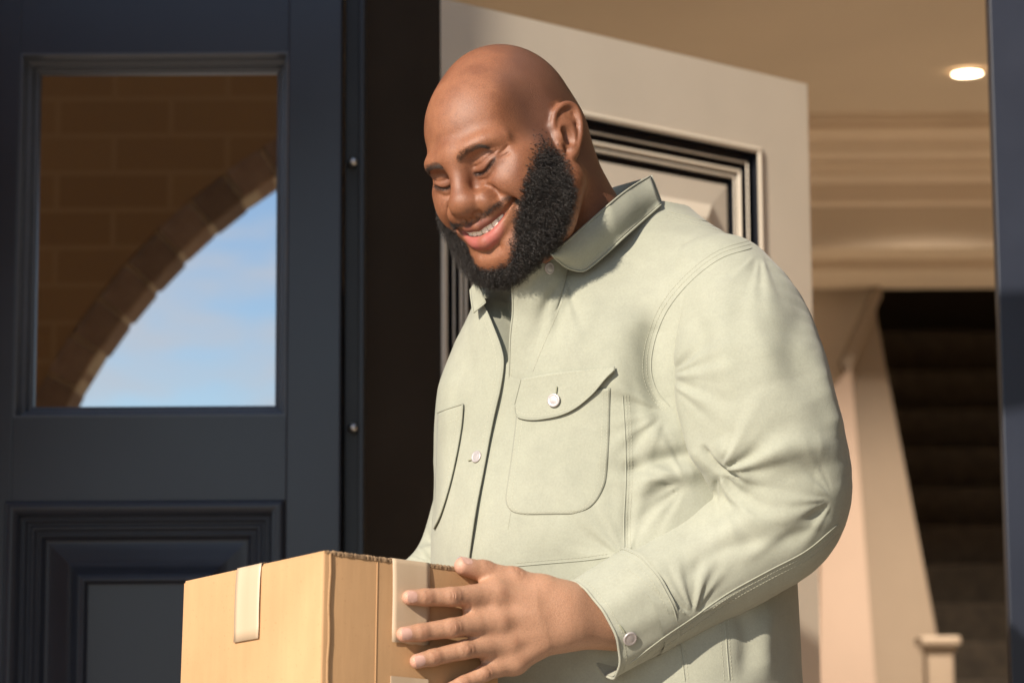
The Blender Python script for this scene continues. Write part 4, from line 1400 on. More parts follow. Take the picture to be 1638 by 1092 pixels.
def build_torso():
    lo = np.minimum(TC - [.34, .30, 0], TC); g = Grid((TC[0] - .34, TC[1] - .27, zpx(1330)), (TC[0] + .33, TC[1] + .27, zpx(285)), 0.0027)
    zs = [zpx(y) for y in (1340, 1100, 900, 720, 600, 520, 450, 390, 330, 300)]
    A = [.226, .222, .220, .208, .194, .184, .160, .120, .085, .078]
    B = [.170, .168, .166, .160, .150, .138, .120, .100, .083, .078]
    CU = [0.0, 0.0, -.002, -.014, -.018, -.016, -.014, -.016, -.020, -.022]
    CV = [0.0, 0.0, .004, .006, .004, -.002, -.010, -.018, -.030, -.038]
    stack(g, zs, A, B, CU, CV, .02)
    # shoulders and chest
    sh_l = q3(1165, 500, 2.93); sh_r = q3(838, 608, 3.13)
    nb = q3(925, 425, 3.09)
    g.tube([nb + [0.03, 0, .00], q3(1070, 425, 3.065), sh_l], [.070, .070, .078], .05)
    g.tube([nb - [.03, 0, 0], q3(860, 508, 3.12), sh_r], [.070, .062, .066], .05)
    g.ell(q3(965, 600, 2.93), (.080, .050, .080), .06)
    g.ell(q3(822, 650, 2.99), (.075, .055, .085), .06)
    g.ell(q3(872, 500, 2.985), (.075, .060, .080), .06)
    g.ell(q3(900, 880, 2.94), (.14, .10, .14), .06)
    V, F = g.mesh(); V = relax(V, F, 4, .5)
    N_ = vnormals(V, F)
    if (N_ * (V - V.mean(0))).sum() < 0: N_ = -N_
    for it in TORSO_FOLDS:
        V = fold(V, N_, *it)
    V = burst(V, N_, (1065, 660), .0024, 25, 190, 7, 95, 255, 3)
    V = burst(V, N_, (1100, 770), .0024, 25, 170, 8, 100, 260, 9)
    V = burst(V, N_, (905, 440), .0020, 20, 150, 9, 60, 150, 4)
    V = burst(V, N_, (1000, 900), .0022, 30, 200, 7, 180, 300, 6)
    global TV_FLAT
    TV_FLAT = V.copy()
    vp = poly_sd(to_px(V), [(770, 440), (775, 480), (797, 535), (812, 575), (824, 540), (842, 470), (856, 415), (850, 380), (780, 380)])
    vd = V - np.array(CAM); fac = smoothstep(.05, .4, -(vd * N_).sum(1) / np.linalg.norm(vd, axis=1))
    V = V - N_ * (.032 * smoothstep(-7, 9, vp) * fac)[:, None]
    V = V + N_ * (0.0011 * vnoise(V, 7, 1) + .0005 * vnoise(V, 17, 2))[:, None]
    V = relax(V, F, 1, .4)
    return V, F
TORSO_FOLDS = [
    # (polyline, width px, amplitude m)
    ([(1060, 480), (1045, 540), (1050, 620), (1075, 690)], 24, -.014),      # hollow in front of the arm
    ([(1000, 500), (985, 570), (990, 650)], 30, .004),
    ([(985, 760), (1050, 735), (1130, 722)], 13, -.009),
    ([(1000, 790), (1070, 762), (1140, 752)], 15, .008),
    ([(1000, 870), (1040, 800), (1100, 770)], 18, -.006),
    ([(1000, 560), (1020, 680), (1008, 790), (1000, 880)], 12, -.003),
    ([(905, 440), (890, 480), (870, 530)], 10, .0025),
    ([(925, 445), (905, 490), (880, 550)], 8, -.0025),
    ([(960, 470), (930, 530), (890, 580)], 16, .002),
    ([(830, 600), (900, 580), (980, 575)], 24, .002),
    ([(840, 840), (900, 850), (980, 800)], 30, .0025),
    ([(720, 640), (715, 740), (705, 840)], 14, .002),
    ([(760, 560), (740, 640), (745, 740)], 14, -.002),
    ([(1180, 960), (1195, 1020), (1190, 1092)], 14, -.004),
    ([(1235, 960), (1225, 1030), (1230, 1092)], 14, .004),
]
SLEEVE_AX = [(1150, 472, 2.945, .073), (1183, 530, 2.905, .083), (1203, 610, 2.865, .0895), (1227, 700, 2.850, .0880), (1250, 775, 2.845, .0800), (1243, 828, 2.845, .0725),
             (1195, 868, 2.838, .0680), (1125, 912, 2.825, .0630), (1050, 955, 2.800, .0585), (975, 998, 2.775, .0555)]
SLEEVE_FOLDS = [
    ([(1066, 600), (1085, 660), (1108, 712), (1150, 768)], 17, .011),      # roll in front of the deep crease
    ([(1120, 712), (1136, 738), (1160, 756), (1190, 770)], 5, -.009, True, .15),                    # elbow crease
    ([(1150, 700), (1175, 740), (1190, 790)], 16, .006),
    ([(1120, 800), (1200, 770), (1290, 760), (1345, 770)], 24, -.006),
    ([(1200, 730), (1270, 715), (1350, 712)], 22, .006),
    ([(1130, 860), (1210, 830), (1300, 830)], 20, .005),
    ([(1060, 880), (1130, 830), (1190, 810)], 18, -.004),
    ([(1290, 470), (1270, 560), (1300, 640)], 26, -.005),
    ([(1230, 440), (1215, 520), (1240, 610)], 26, .004),
    ([(1110, 480), (1120, 560), (1110, 620)], 18, -.004),
    ([(1160, 440), (1155, 540), (1165, 640)], 20, .003),
    ([(1300, 560), (1330, 640), (1345, 700)], 16, .005),
    ([(1090, 930), (1150, 880), (1240, 860)], 12, -.003),
    ([(1020, 920), (1070, 940), (1110, 985)], 10, -.0025),
    ([(1180, 900), (1260, 850), (1325, 830)], 10, .003),
    ([(1330, 800), (1290, 840), (1210, 880)], 12, -.004),
]
def build_sleeve():
    pts = [q3(a, b_, d) for a, b_, d, _ in SLEEVE_AX]; rr = [r for *_, r in SLEEVE_AX]
    allp = np.array(pts)
    g = Grid(allp.min(0) - .115, allp.max(0) + .105, 0.0025)
    p2, r2 = spline(pts, 4, rr)
    g.tube(p2, r2, .02)
    # open end: cut the tube square at the cuff
    e = pts[-1]; dr = pts[-1] - pts[-2]; dr /= np.linalg.norm(dr)
    X = [g.ax[0][:, None, None], g.ax[1][None, :, None], g.ax[2][None, None, :]]
    cut = (X[0] - e[0]) * dr[0] + (X[1] - e[1]) * dr[1] + (X[2] - e[2]) * dr[2]
    V, F = g.mesh()
    cz = (V - e) @ dr
    keep = (cz[F] < -0.030).all(1)
    F = F[keep]
    used = np.zeros(len(V), bool); used[F.ravel()] = True
    mp_ = np.cumsum(used) - 1
    V = V[used]; F = mp_[F]
    V = relax(V, F, 4, .5)
    N_ = vnormals(V, F)
    c = p2[np.argmin(((V[:, None, ::1] - p2[None]) ** 2).sum(2), axis=1)] if len(V) < 200000 else None
    if (N_ * (V - c)).sum() < 0: N_ = -N_
    for it in SLEEVE_FOLDS: V = fold(V, N_, *it)
    V = burst(V, N_, (1148, 752), .0048, 22, 200, 6, -75, 115, 11)
    V = burst(V, N_, (1060, 600), .0035, 25, 170, 7, -70, 60, 12)
    V = burst(V, N_, (1335, 800), .0016, 20, 170, 7, 110, 260, 13)
    V = burst(V, N_, (1110, 985), .0030, 18, 130, 8, 190, 345, 14)
    V = burst(V, N_, (1215, 400), .0018, 25, 170, 7, 40, 150, 15)
    V = V + N_ * (0.0012 * vnoise(V, 8, 5) + .0006 * vnoise(V, 19, 6))[:, None]
    V = relax(V, F, 1, .4)
    return V, F
def build_right_sleeve():
    ax = [(825, 595, 3.13, .062), (805, 700, 3.16, .066), (772, 820, 3.13, .064), (740, 905, 3.08, .060), (690, 960, 3.04, .058), (590, 1015, 3.05, .052), (520, 1050, 3.06, .047)]
    pts = [q3(a, b_, d) for a, b_, d, _ in ax]; rr = [r for *_, r in ax]
    allp = np.array(pts)
    g = Grid(allp.min(0) - .1, allp.max(0) + .1, 0.004)
    p2, r2 = spline(pts, 4, rr); g.tube(p2, r2, .02)
    V, F = g.mesh(); V = relax(V, F, 3, .5)
    N_ = vnormals(V, F)
    c = p2[np.argmin(((V[:, None] - p2[None]) ** 2).sum(2), axis=1)]
    if (N_ * (V - c)).sum() < 0: N_ = -N_
    V = burst(V, N_, (700, 905), .004, 12, 120, 6, 150, 300, 21)
    for it in (([(660, 850), (680, 862), (700, 858)], 7, -.006), ([(655, 872), (675, 880), (700, 878)], 7, .005), ([(665, 835), (690, 838)], 6, .004)):
        V = fold(V, N_, *it)
    return V, F
TV, TF = build_torso()
SV, SF = build_sleeve()
RV, RF = build_right_sleeve()
# ------------------------------------------------------------------ jacket details
BV = {'torso': bvh_of(TV, TF), 'front': bvh_of(TV_FLAT, TF), 'sleeve': bvh_of(SV, SF)}
def ray(px, py): return (CR3 @ Vector(((px - 819.0) / FPX, (546.0 - py) / FPX, -1.0))).normalized()
def hit(px, py, on=('torso', 'sleeve')):
    best = None
    for k in ([on] if isinstance(on, str) else on):
        h = BV[k].ray_cast(CAM, ray(px, py))
        if h[0] is not None and (best is None or h[3] < best[3]): best = h
    if best is None: return None, None
    n = np.array(best[1]); v = np.array(ray(px, py))
    if n @ v > 0: n = -n
    return np.array(best[0]), n
def depth_of(p): return float(-((np.asarray(p) - np.array(CAM)) @ _inv.T)[2])

PERSON = empty('person', (float(TC[0]), float(TC[1]), FLOOR_Z))
tag(PERSON, "smiling bald bearded man in a sage work jacket looking down at a cardboard box", "person")
def pobj(name, me, smooth=True, parent=None):
    o = link(name, me, parent or PERSON, smooth)
    if parent is None: off(PERSON, o)
    return o

def ppoly(poly, n):
    """resample a pixel polyline evenly with n+1 points"""
    p, _ = spline([(a, b_, 0) for a, b_ in poly], 8)
    p = p[:, :2]; d = np.r_[0, np.cumsum(np.linalg.norm(np.diff(p, axis=0), axis=1))]
    t = np.linspace(0, d[-1], n + 1)
    return np.stack([np.interp(t, d, p[:, 0]), np.interp(t, d, p[:, 1])], 1)

def patch(name, e0, e1, h, nu, nv, on='torso', thick=0.0014, parent=None, mat=None, smooth_n=True):
    """cloth sheet between two pixel polylines laid over the jacket; h(s, t) = height above it (m)"""
    a, b_ = ppoly(e0, nu), ppoly(e1, nu)
    V = np.zeros((nu + 1, nv + 1, 3)); ok = np.ones((nu + 1, nv + 1), bool); Nn = np.zeros_like(V)
    for i in range(nu + 1):
        for j in range(nv + 1):
            t = j / nv
            q = a[i] * (1 - t) + b_[i] * t
            p, n = hit(q[0], q[1], on)
            if p is None: ok[i, j] = False; continue
            V[i, j] = p; Nn[i, j] = n
    for i in range(nu + 1):          # rows with misses borrow the nearest hit of their row
        g_ = np.where(ok[i])[0]
        for j in range(nv + 1):
            if not ok[i, j] and len(g_):
                k = g_[np.argmin(abs(g_ - j))]; V[i, j] = V[i, k]; Nn[i, j] = Nn[i, k]
    for _ in range(3 if smooth_n else 0):
        M_ = Nn.copy()
        M_[1:] += Nn[:-1]; M_[:-1] += Nn[1:]; M_[:, 1:] += Nn[:, :-1]; M_[:, :-1] += Nn[:, 1:]
        Nn = M_ / (np.linalg.norm(M_, axis=2, keepdims=True) + 1e-9)
    S, T = np.meshgrid(np.linspace(0, 1, nu + 1), np.linspace(0, 1, nv + 1), indexing='ij')
    H = h(S, T)
    V = V + Nn * H[..., None]
    idx = np.arange((nu + 1) * (nv + 1)).reshape(nu + 1, nv + 1)
    F = np.stack([idx[:-1, :-1], idx[1:, :-1], idx[1:, 1:], idx[:-1, 1:]], -1).reshape(-1, 4)
    return sheet(name, V.reshape(-1, 3), F, thick, parent, mat), V

def sheet(name, V, F, thick=0.0014, parent=None, mat=None):
    n = vnormals(V, F); c = V - np.array(CAM)
    if (n * c).sum() > 0: F = F[:, ::-1]; n = -n
    # closed shell: front, back and rim
    nV = len(V)
    VV = np.vstack([V, V - n * thick])
    E = np.concatenate([F[:, [0, 1]], F[:, [1, 2]], F[:, [2, 3]], F[:, [3, 0]]])
    key = np.sort(E, 1); _, inv_, cnt = np.unique(key, axis=0, return_inverse=True, return_counts=True)
    rim = E[cnt[inv_.ravel()] == 1]
    R = np.stack([rim[:, 1], rim[:, 0], rim[:, 0] + nV, rim[:, 1] + nV], 1)
    me = mesh_np(name, VV, np.vstack([F, F[:, ::-1] + nV, R]), mat or M['cotton'])
    return pobj(name, me, True, parent)

def tube_mesh(paths, r, sides=6):
    Vs, Fs, n = [], [], 0
    for p in paths:
        p = np.asarray(p); m_ = len(p)
        T = np.gradient(p, axis=0); T /= np.linalg.norm(T, axis=1, keepdims=True) + 1e-12
        ref = np.array([0.31, -0.83, 0.46]); A = np.cross(T, ref); A /= np.linalg.norm(A, axis=1, keepdims=True) + 1e-12
        B = np.cross(T, A)
        rr = np.full(m_, r); rr[0] *= .4; rr[-1] *= .4
        ring = np.stack([p + rr[:, None] * (A * math.cos(q) + B * math.sin(q)) for q in np.linspace(0, 2 * np.pi, sides, endpoint=False)], 1)
        Vs.append(ring.reshape(-1, 3))
        i = np.arange(m_ - 1)[:, None] * sides; j = np.arange(sides)[None]; j1 = (j + 1) % sides
        Fs.append(np.stack([n + i + j, n + i + j1, n + i + sides + j1, n + i + sides + j], -1).reshape(-1, 4))
        n += m_ * sides
    return np.vstack(Vs), np.vstack(Fs)

def on_cloth(poly, step=4.0, lift=0.0004, on=('torso', 'sleeve'), shift=0.0):
    p, _ = spline([(a, b_, 0) for a, b_ in poly], 10); p = p[:, :2]
    d = np.r_[0, np.cumsum(np.linalg.norm(np.diff(p, axis=0), axis=1))]
    t = np.arange(0, d[-1], step)
    q = np.stack([np.interp(t, d, p[:, 0]), np.interp(t, d, p[:, 1])], 1)
    if shift:
        tg = np.gradient(q, axis=0); tg /= np.linalg.norm(tg, axis=1, keepdims=True) + 1e-9
        q = q + np.stack([-tg[:, 1], tg[:, 0]], 1) * shift
    out = []
    for a in q:
        w, n = hit(a[0], a[1], on)
        if w is not None and (not out or np.linalg.norm(w - out[-1]) < .03): out.append(w + n * lift)
    return np.array(out)

SEAM_PATHS, STITCH_PATHS = [], []
def seam(poly, on=('torso', 'sleeve'), stitches=(7,), ridge=True, lift=0.0002):
    if ridge:
        p = on_cloth(poly, 4, lift, on)
        if len(p) > 2: SEAM_PATHS.append(p)
    for s in stitches:
        p = on_cloth(poly, 1.5, lift + .0001, on, s)
        add_dashes(p)
def add_dashes(p, dash=0.0028, gap=0.0012):
    if len(p) < 3: return
    d = np.r_[0, np.cumsum(np.linalg.norm(np.diff(p, axis=0), axis=1))]
    s = 0.0
    while s + dash < d[-1]:
        t = np.array([s, s + dash * .5, s + dash])
        STITCH_PATHS.append(np.stack([np.interp(t, d, p[:, k]) for k in range(3)], 1))
        s += dash + gap

# --- main cloth bodies
jb = pobj('jacket_body', mesh_np('jacket_body', TV, TF, M['cotton']))
js = pobj('sleeve', mesh_np('sleeve', SV, SF, M['cotton']))
jr = pobj('sleeve', mesh_np('sleeve', RV, RF, M['cotton']))

# --- fronts
E1 = [(772, 473), (779, 490), (792, 522), (804, 556), (808, 582), (803, 622), (793, 668), (783, 716), (772, 776), (761, 840), (752, 900), (745, 960), (738, 1040)]
E1L = [(745, 512), (740, 525), (735, 545), (737, 570), (738, 590), (733, 630), (725, 675), (718, 725), (712, 780), (706, 840), (702, 900), (700, 960), (700, 1040)]
front_r, fv = patch('front_panel', E1, E1L, lambda s, t: .0044 * (1 - smoothstep(0, .85, t)) - .0016 * smoothstep(.6, 1, t) + .0006 * np.sin(s * 23) * (1 - t), 110, 14, on='front')
add_dashes(fv[:, 2] + 0)
e1w = fv[:, 0].copy()
E2 = [(851, 412), (843, 440), (833, 480), (825, 517), (820, 548), (816, 585), (812, 620)]
E2R = [(912, 415), (905, 450), (892, 495), (876, 540), (858, 580), (846, 610), (836, 640)]
front_l, lv = patch('front_facing', E2, E2R, lambda s, t: .062 * (1 - smoothstep(-.02, .50, s)) * (1 - .96 * smoothstep(.40, 1, t)) + (.0110 * (1 - smoothstep(.35, 1, s))) * (1 - smoothstep(0, .85, t)) - .0016 * smoothstep(.7, 1, t) * smoothstep(.4, .6, s) - .0022 * smoothstep(.85, 1, s), 60, 16, on='front')
BV['lapel'] = bvh_of(lv.reshape(-1, 3), np.stack([(lambda q: q[:-1, :-1])(np.arange(61 * 17).reshape(61, 17)), (lambda q: q[1:, :-1])(np.arange(61 * 17).reshape(61, 17)), (lambda q: q[1:, 1:])(np.arange(61 * 17).reshape(61, 17)), (lambda q: q[:-1, 1:])(np.arange(61 * 17).reshape(61, 17))], -1).reshape(-1, 4))
add_dashes(lv[:, 2] + 0)
V_, F_ = tube_mesh([e1w, lv[:, 0]], .0012)
pobj('edge_piping', mesh_np('edge_piping', V_, F_, M['cotton']))

# --- chest pocket with flap
PK_T = [(827, 660), (860, 655), (900, 648), (940, 638), (975, 622)]
PK_B = [(810, 800), (818, 820), (860, 823), (925, 821), (968, 775)]
pl = [(826, 650), (821, 690), (815, 740), (809, 785)]; pr = [(976, 622), (974, 670), (972, 730), (968, 775)]
def pocket(name, outline, lift, seg=26, rows=14, parent=None):
    """pocket bag from a closed pixel outline given as left and right edge lines from top to bottom"""
    l, r = outline
    return patch(name, l, r, lambda s, t: lift * (1 - (np.abs(2 * t - 1)) ** 10 * .75) * (1 - .7 * s ** 12), seg, rows)
PKL = [(829, 640), (826, 665), (822, 700), (816, 745), (810, 785), (809, 800), (813, 812), (824, 820), (845, 823)]
PKR = [(977, 620), (976, 650), (975, 690), (973, 730), (970, 765), (965, 782), (955, 800), (940, 814), (915, 822)]
pk, pv = pocket('chest_pocket', (PKL, PKR), .0026, 46, 40)
for k in (1, 3): 
    add_dashes(pv[:, k] + 0); add_dashes(pv[:, -1 - k] + 0)
for k in (2, 4): add_dashes(pv[-1 - k, 3:-3])
FT = [(836, 606), (870, 599), (905, 594), (945, 591), (984, 587)]
FB = [(826, 648), (832, 668), (870, 671), (925, 652), (983, 594)]
fl, flv = patch('pocket_flap', FT, FB, lambda s, t: .0034 + .0035 * t * (.35 + .9 * s), 46, 18, thick=.0018)
add_dashes(flv[2:-2, 1]); add_dashes(flv[2:-2, -3])
V_, F_ = tube_mesh([np.vstack([flv[0, :, :], flv[:, -1]])[::1]], .0010)
pobj('flap_edge', mesh_np('flap_edge', V_, F_, M['cotton']), True, fl)
# pocket on his right breast
P2R = [(743, 646), (740, 680), (733, 725), (722, 775), (708, 822), (697, 846)]
P2L = [(699, 660), (698, 690), (697, 730), (696, 775), (695.5, 822), (695, 846)]
p2, p2v = patch('chest_pocket', P2R, P2L, lambda s, t: .0030 * (1 - t ** 3) + 0 * s, 36, 10)
V_, F_ = tube_mesh([p2v[:, 0], p2v[0, :]], .0011); pobj('pocket_edge', mesh_np('pocket_edge', V_, F_, M['cotton']), True, p2)
add_dashes(p2v[2, :]); add_dashes(p2v[4, :]); add_dashes(p2v[:, 2])

# --- collar
def dsurf(px, py, default):
    p, _ = hit(px, py, 'torso')
    return default if p is None else depth_of(p)
def collar():
    top = ppoly([(880, 404), (905, 388), (940, 357), (985, 318), (1012, 298), (1041, 281)], 40)
    bot = ppoly([(889, 414), (905, 427), (922, 433), (937, 432), (965, 410), (1000, 378), (1035, 347), (1058, 327)], 40)
    nv = 14
    d_tip = dsurf(935, 440, 2.86)
    def dneck(px, py, default):
        p, _ = head_hit(px, py)
        dn = 9.0 if p is None else depth_of(head_w(p[None])[0])
        return min(dn, dsurf(px, py, 9.0), default)
    ss = np.linspace(0, 1, 41)
    TD = np.array([dneck(*top[i], 3.07) - .010 for i in range(41)]); BD = np.array([dneck(*bot[i], 3.05) - .017 + .008 * ss[i] for i in range(41)])
    ker = np.hanning(17); ker /= ker.sum()
    TD = np.convolve(np.pad(TD, 8, 'edge'), ker, 'valid'); BD = np.convolve(np.pad(BD, 8, 'edge'), ker, 'valid')
    TD = np.interp(ss, [0, .6, .8, 1], [2.880, 2.944, 2.985, 3.035]); BD = np.minimum(2.885 + .15 * ss, BD + .004)
    BD = np.minimum(BD, [dsurf(*bot[i], 9) - .006 for i in range(41)])
    V = np.zeros((41, nv + 1, 3))
    for i in range(41):
        s = i / 40
        dt = TD[i]
        db = BD[i]
        for j in range(nv + 1):
            t = j / nv
            q = top[i] * (1 - t) + bot[i] * t
            d = dt * (1 - t) + db * t - .007 * math.sin(math.pi * min(1, t * 1.15))
            V[i, j] = P(q[0], q[1], d)
    idx = np.arange(V.shape[0] * V.shape[1]).reshape(V.shape[:2])
    F = np.stack([idx[:-1, :-1], idx[1:, :-1], idx[1:, 1:], idx[:-1, 1:]], -1).reshape(-1, 4)
    c = sheet('collar', V.reshape(-1, 3), F, .0022)
    V2, F2 = tube_mesh([np.vstack([V[0, :, :], V[:, -1]]), V[:, 0]], .0013)
    pobj('collar_edge', mesh_np('collar_edge', V2, F2, M['cotton']), True, c)
    add_dashes(V[1:-1, -2] + 0)
    add_dashes(V[2, 2:-2] + 0)
    # back of the collar behind the neck
    tb = [(1041, 281, 3.037), (1022, 288, 3.10), (1000, 294, 3.15), (975, 302, 3.165), (945, 318, 3.165), (905, 340, 3.15)]
    bb = [(1058, 327, 3.03), (1050, 335, 3.09), (1030, 345, 3.13), (1000, 355, 3.15), (960, 370, 3.15), (915, 395, 3.13)]
    A_ = spline([q3(*p) for p in tb], 6)[0]; B_ = spline([q3(*p) for p in bb], 6)[0]
    W = np.stack([A_ * (1 - t) + B_ * t for t in np.linspace(0, 1, 8)], 1)
    idx = np.arange(W.shape[0] * W.shape[1]).reshape(W.shape[:2])
    F = np.stack([idx[:-1, :-1], idx[1:, :-1], idx[1:, 1:], idx[:-1, 1:]], -1).reshape(-1, 4)
    sheet('collar_back', W.reshape(-1, 3), F, .002)
    # far collar point
    dd = depth_of(hit(781, 500, 'front')[0])
    A_ = spline([q3(762, 446, dd + .000), q3(768, 462, dd - .010), q3(777, 484, dd - .013)], 6)[0]
    B_ = spline([q3(752, 462, dd + .012), q3(754, 480, dd + .002), q3(757, 500, dd - .006)], 6)[0]
    W = np.stack([A_ * (1 - t) + B_ * t for t in np.linspace(0, 1, 6)], 1)
    idx = np.arange(W.shape[0] * W.shape[1]).reshape(W.shape[:2])
    F = np.stack([idx[:-1, :-1], idx[1:, :-1], idx[1:, 1:], idx[:-1, 1:]], -1).reshape(-1, 4)
    c2 = sheet('collar', W.reshape(-1, 3), F, .002)
    V2, F2 = tube_mesh([W[:, -1], W[:, 0], W[-1]], .0011); pobj('collar_edge', mesh_np('collar_edge', V2, F2, M['cotton']), True, c2)
collar()

# --- cuff
def cuff():
    ce = q3(951, 1004, 2.772); axis = q3(1110, 914, 2.823) - ce; axis /= np.linalg.norm(axis)
    e1 = q3(903, 937, 2.772) - q3(997, 1074, 2.772); e1 -= axis * (e1 @ axis); R1 = np.linalg.norm(e1) / 2; e1 /= np.linalg.norm(e1)
    e2 = np.cross(axis, e1)
    n, rows = 72, 20
    V = np.zeros((rows + 1, n, 3))
    for i in range(rows + 1):
        s = i / rows
        for k in range(n):
            a = 2 * math.pi * k / n
            r1 = R1 * (1.0 + .075 * s); r2 = .050 + .013 * s
            w = .0010 * math.sin(a * 5 + s * 3) * (1 - s) + .0007 * math.sin(a * 11)
            edge = .010 * max(0, -math.cos(a)) ** 3 * (1 - s)
            V[i, k] = ce + axis * (.074 * s - edge) + e1 * math.cos(a) * (r1 + w) + e2 * math.sin(a) * (r2 + w)
    idx = np.arange((rows + 1) * n).reshape(rows + 1, n)
    F = np.stack([idx[:-1], np.roll(idx[:-1], -1, 1), np.roll(idx[1:], -1, 1), idx[1:]], -1).reshape(-1, 4)
    VV = V.reshape(-1, 3); N_ = vnormals(VV, F)
    cc = np.repeat((ce + axis * .037)[None], len(VV), 0)
    if (N_ * (VV - cc)).sum() < 0: F = F[:, ::-1]; N_ = -N_
    me = mesh_np('cuff', np.vstack([VV, VV - N_ * .0022]), np.vstack([F, F[:, ::-1] + len(VV)]), M['cotton'])
    c = pobj('cuff', me)
    ring = np.vstack([V[0], V[0][:1]])
    V2, F2 = tube_mesh([ring - N_[:n].mean(0) * 0], .0016, 8); pobj('cuff_edge', mesh_np('cuff_edge', V2, F2, M['cotton']), True, c)
    BV['cuff'] = bvh_of(VV, F)
    for row in (2, 17):
        add_dashes(np.vstack([V[row] + N_.reshape(rows + 1, n, 3)[row] * .0003, V[row][:1]]))
    SEAM_PATHS.append(V[rows - 1] + N_.reshape(rows + 1, n, 3)[rows - 1] * .0006)
cuff()
ALL = ('torso', 'sleeve', 'cuff')

# --- seams and stitching
seam([(1203, 397), (1152, 414), (1105, 450), (1068, 495), (1047, 545), (1041, 590), (1051, 625), (1074, 652)], ALL, (7, 13))
seam([(996, 632), (1000, 700), (1001, 770), (998, 830), (999, 878)], 'torso', (-5, -10))
seam([(826, 905), (870, 901), (930, 896), (978, 890)], 'torso', (-5,))
seam([(1340, 838), (1290, 880), (1230, 912), (1165, 948), (1112, 985), (1060, 1020), (1005, 1062)], ('sleeve', 'cuff'), (-6, -13))
seam([(1005, 905), (1040, 930), (1075, 957), (1108, 985)], ('sleeve', 'cuff'), (5,), False)
seam([(1088, 1030), (1092, 1060), (1096, 1092)], 'torso', (-6,))
seam([(1160, 985), (1162, 1030), (1167, 1092)], 'torso', (-5, 8))
seam([(1066, 338), (1120, 352), (1165, 365), (1205, 396)], ('torso', 'sleeve'), (5, 9))
seam([(1300, 470), (1309, 510), (1313, 548)], 'sleeve', (-6,))
seam([(912, 452), (892, 500), (868, 555), (850, 600)], 'torso', (0,), False)
seam([(842, 605), (836, 680), (826, 760), (812, 850)], 'torso', (0,), False)
V_, F_ = tube_mesh(SEAM_PATHS, .0008, 6)
o = pobj('seams', mesh_np('seams', V_, F_, M['cotton']), True, jb); o['kind'] = 'stuff'
V_, F_ = tube_mesh(STITCH_PATHS, .00038, 4)
o = pobj('stitching', mesh_np('stitching', V_, F_, M['thread']), True, jb); o['kind'] = 'stuff'

# --- buttons
m, nt, b = new_mat("pale_metal_button")
nz = noise_node(nt, 300.0, 2.0); r = ramp2(nt, nz.outputs['Fac'], (0.40, 0.36, 0.35), (0.48, 0.44, 0.43)); nt.links.new(r.outputs['Color'], b.inputs['Base Color'])
b.inputs['Metallic'].default_value = 0.35; b.inputs['Roughness'].default_value = 0.38
M['button'] = m
def button(px, py, rpx, on, lift, parent):
    p, n = hit(px, py, on)
    if p is None: return
    r = rpx / FPX * depth_of(p)
    n = Vector(n); rot = n.to_track_quat('Z', 'Y').to_matrix().to_4x4()
    prof = [(0, .0019), (r * .45, .0019), (r * .55, .0017), (r * .72, .0017), (r * .80, .0020), (r * .93, .0019), (r, .0013), (r, .0002), (r * .6, -.002)]
    k = 28; bm = bmesh.new(); rings = []
    c0 = bm.verts.new((0, 0, prof[0][1]))
    for rr, z in prof[1:]: rings.append([bm.verts.new((rr * math.cos(2 * math.pi * i / k), rr * math.sin(2 * math.pi * i / k), z)) for i in range(k)])
    for i in range(k): bm.faces.new((c0, rings[0][i], rings[0][(i + 1) % k]))
    for a, b_ in zip(rings, rings[1:]):
        for i in range(k): bm.faces.new((a[i], b_[i], b_[(i + 1) % k], a[(i + 1) % k]))
    T = Matrix.Translation(Vector(p) + n * lift) @ rot
    bmesh.ops.transform(bm, matrix=T, verts=bm.verts)
    o = obj('button', bm, M['button'], parent, True)
button(877, 429, 10, 'lapel', .0012, front_l)
button(890, 641, 11, 'torso', .0068, fl)
button(766, 732, 10, 'torso', .0040, front_r)
button(741, 898, 8, 'torso', .0045, front_r)
button(1007, 1020, 12, ALL, .0010, js)
def buttonhole(poly, on, lift):
    p = on_cloth(poly, 2, lift, on)
    if len(p) > 2:
        V_, F_ = tube_mesh([p], .0009, 6); o = pobj('buttonhole', mesh_np('buttonhole', V_, F_, M['seamshade']), True, jb)
buttonhole([(894, 618), (893, 630)], 'torso', .0060)
buttonhole([(752, 738), (764, 735)], 'torso', .0042)
buttonhole([(990, 998), (1000, 1012)], ALL, .0012)

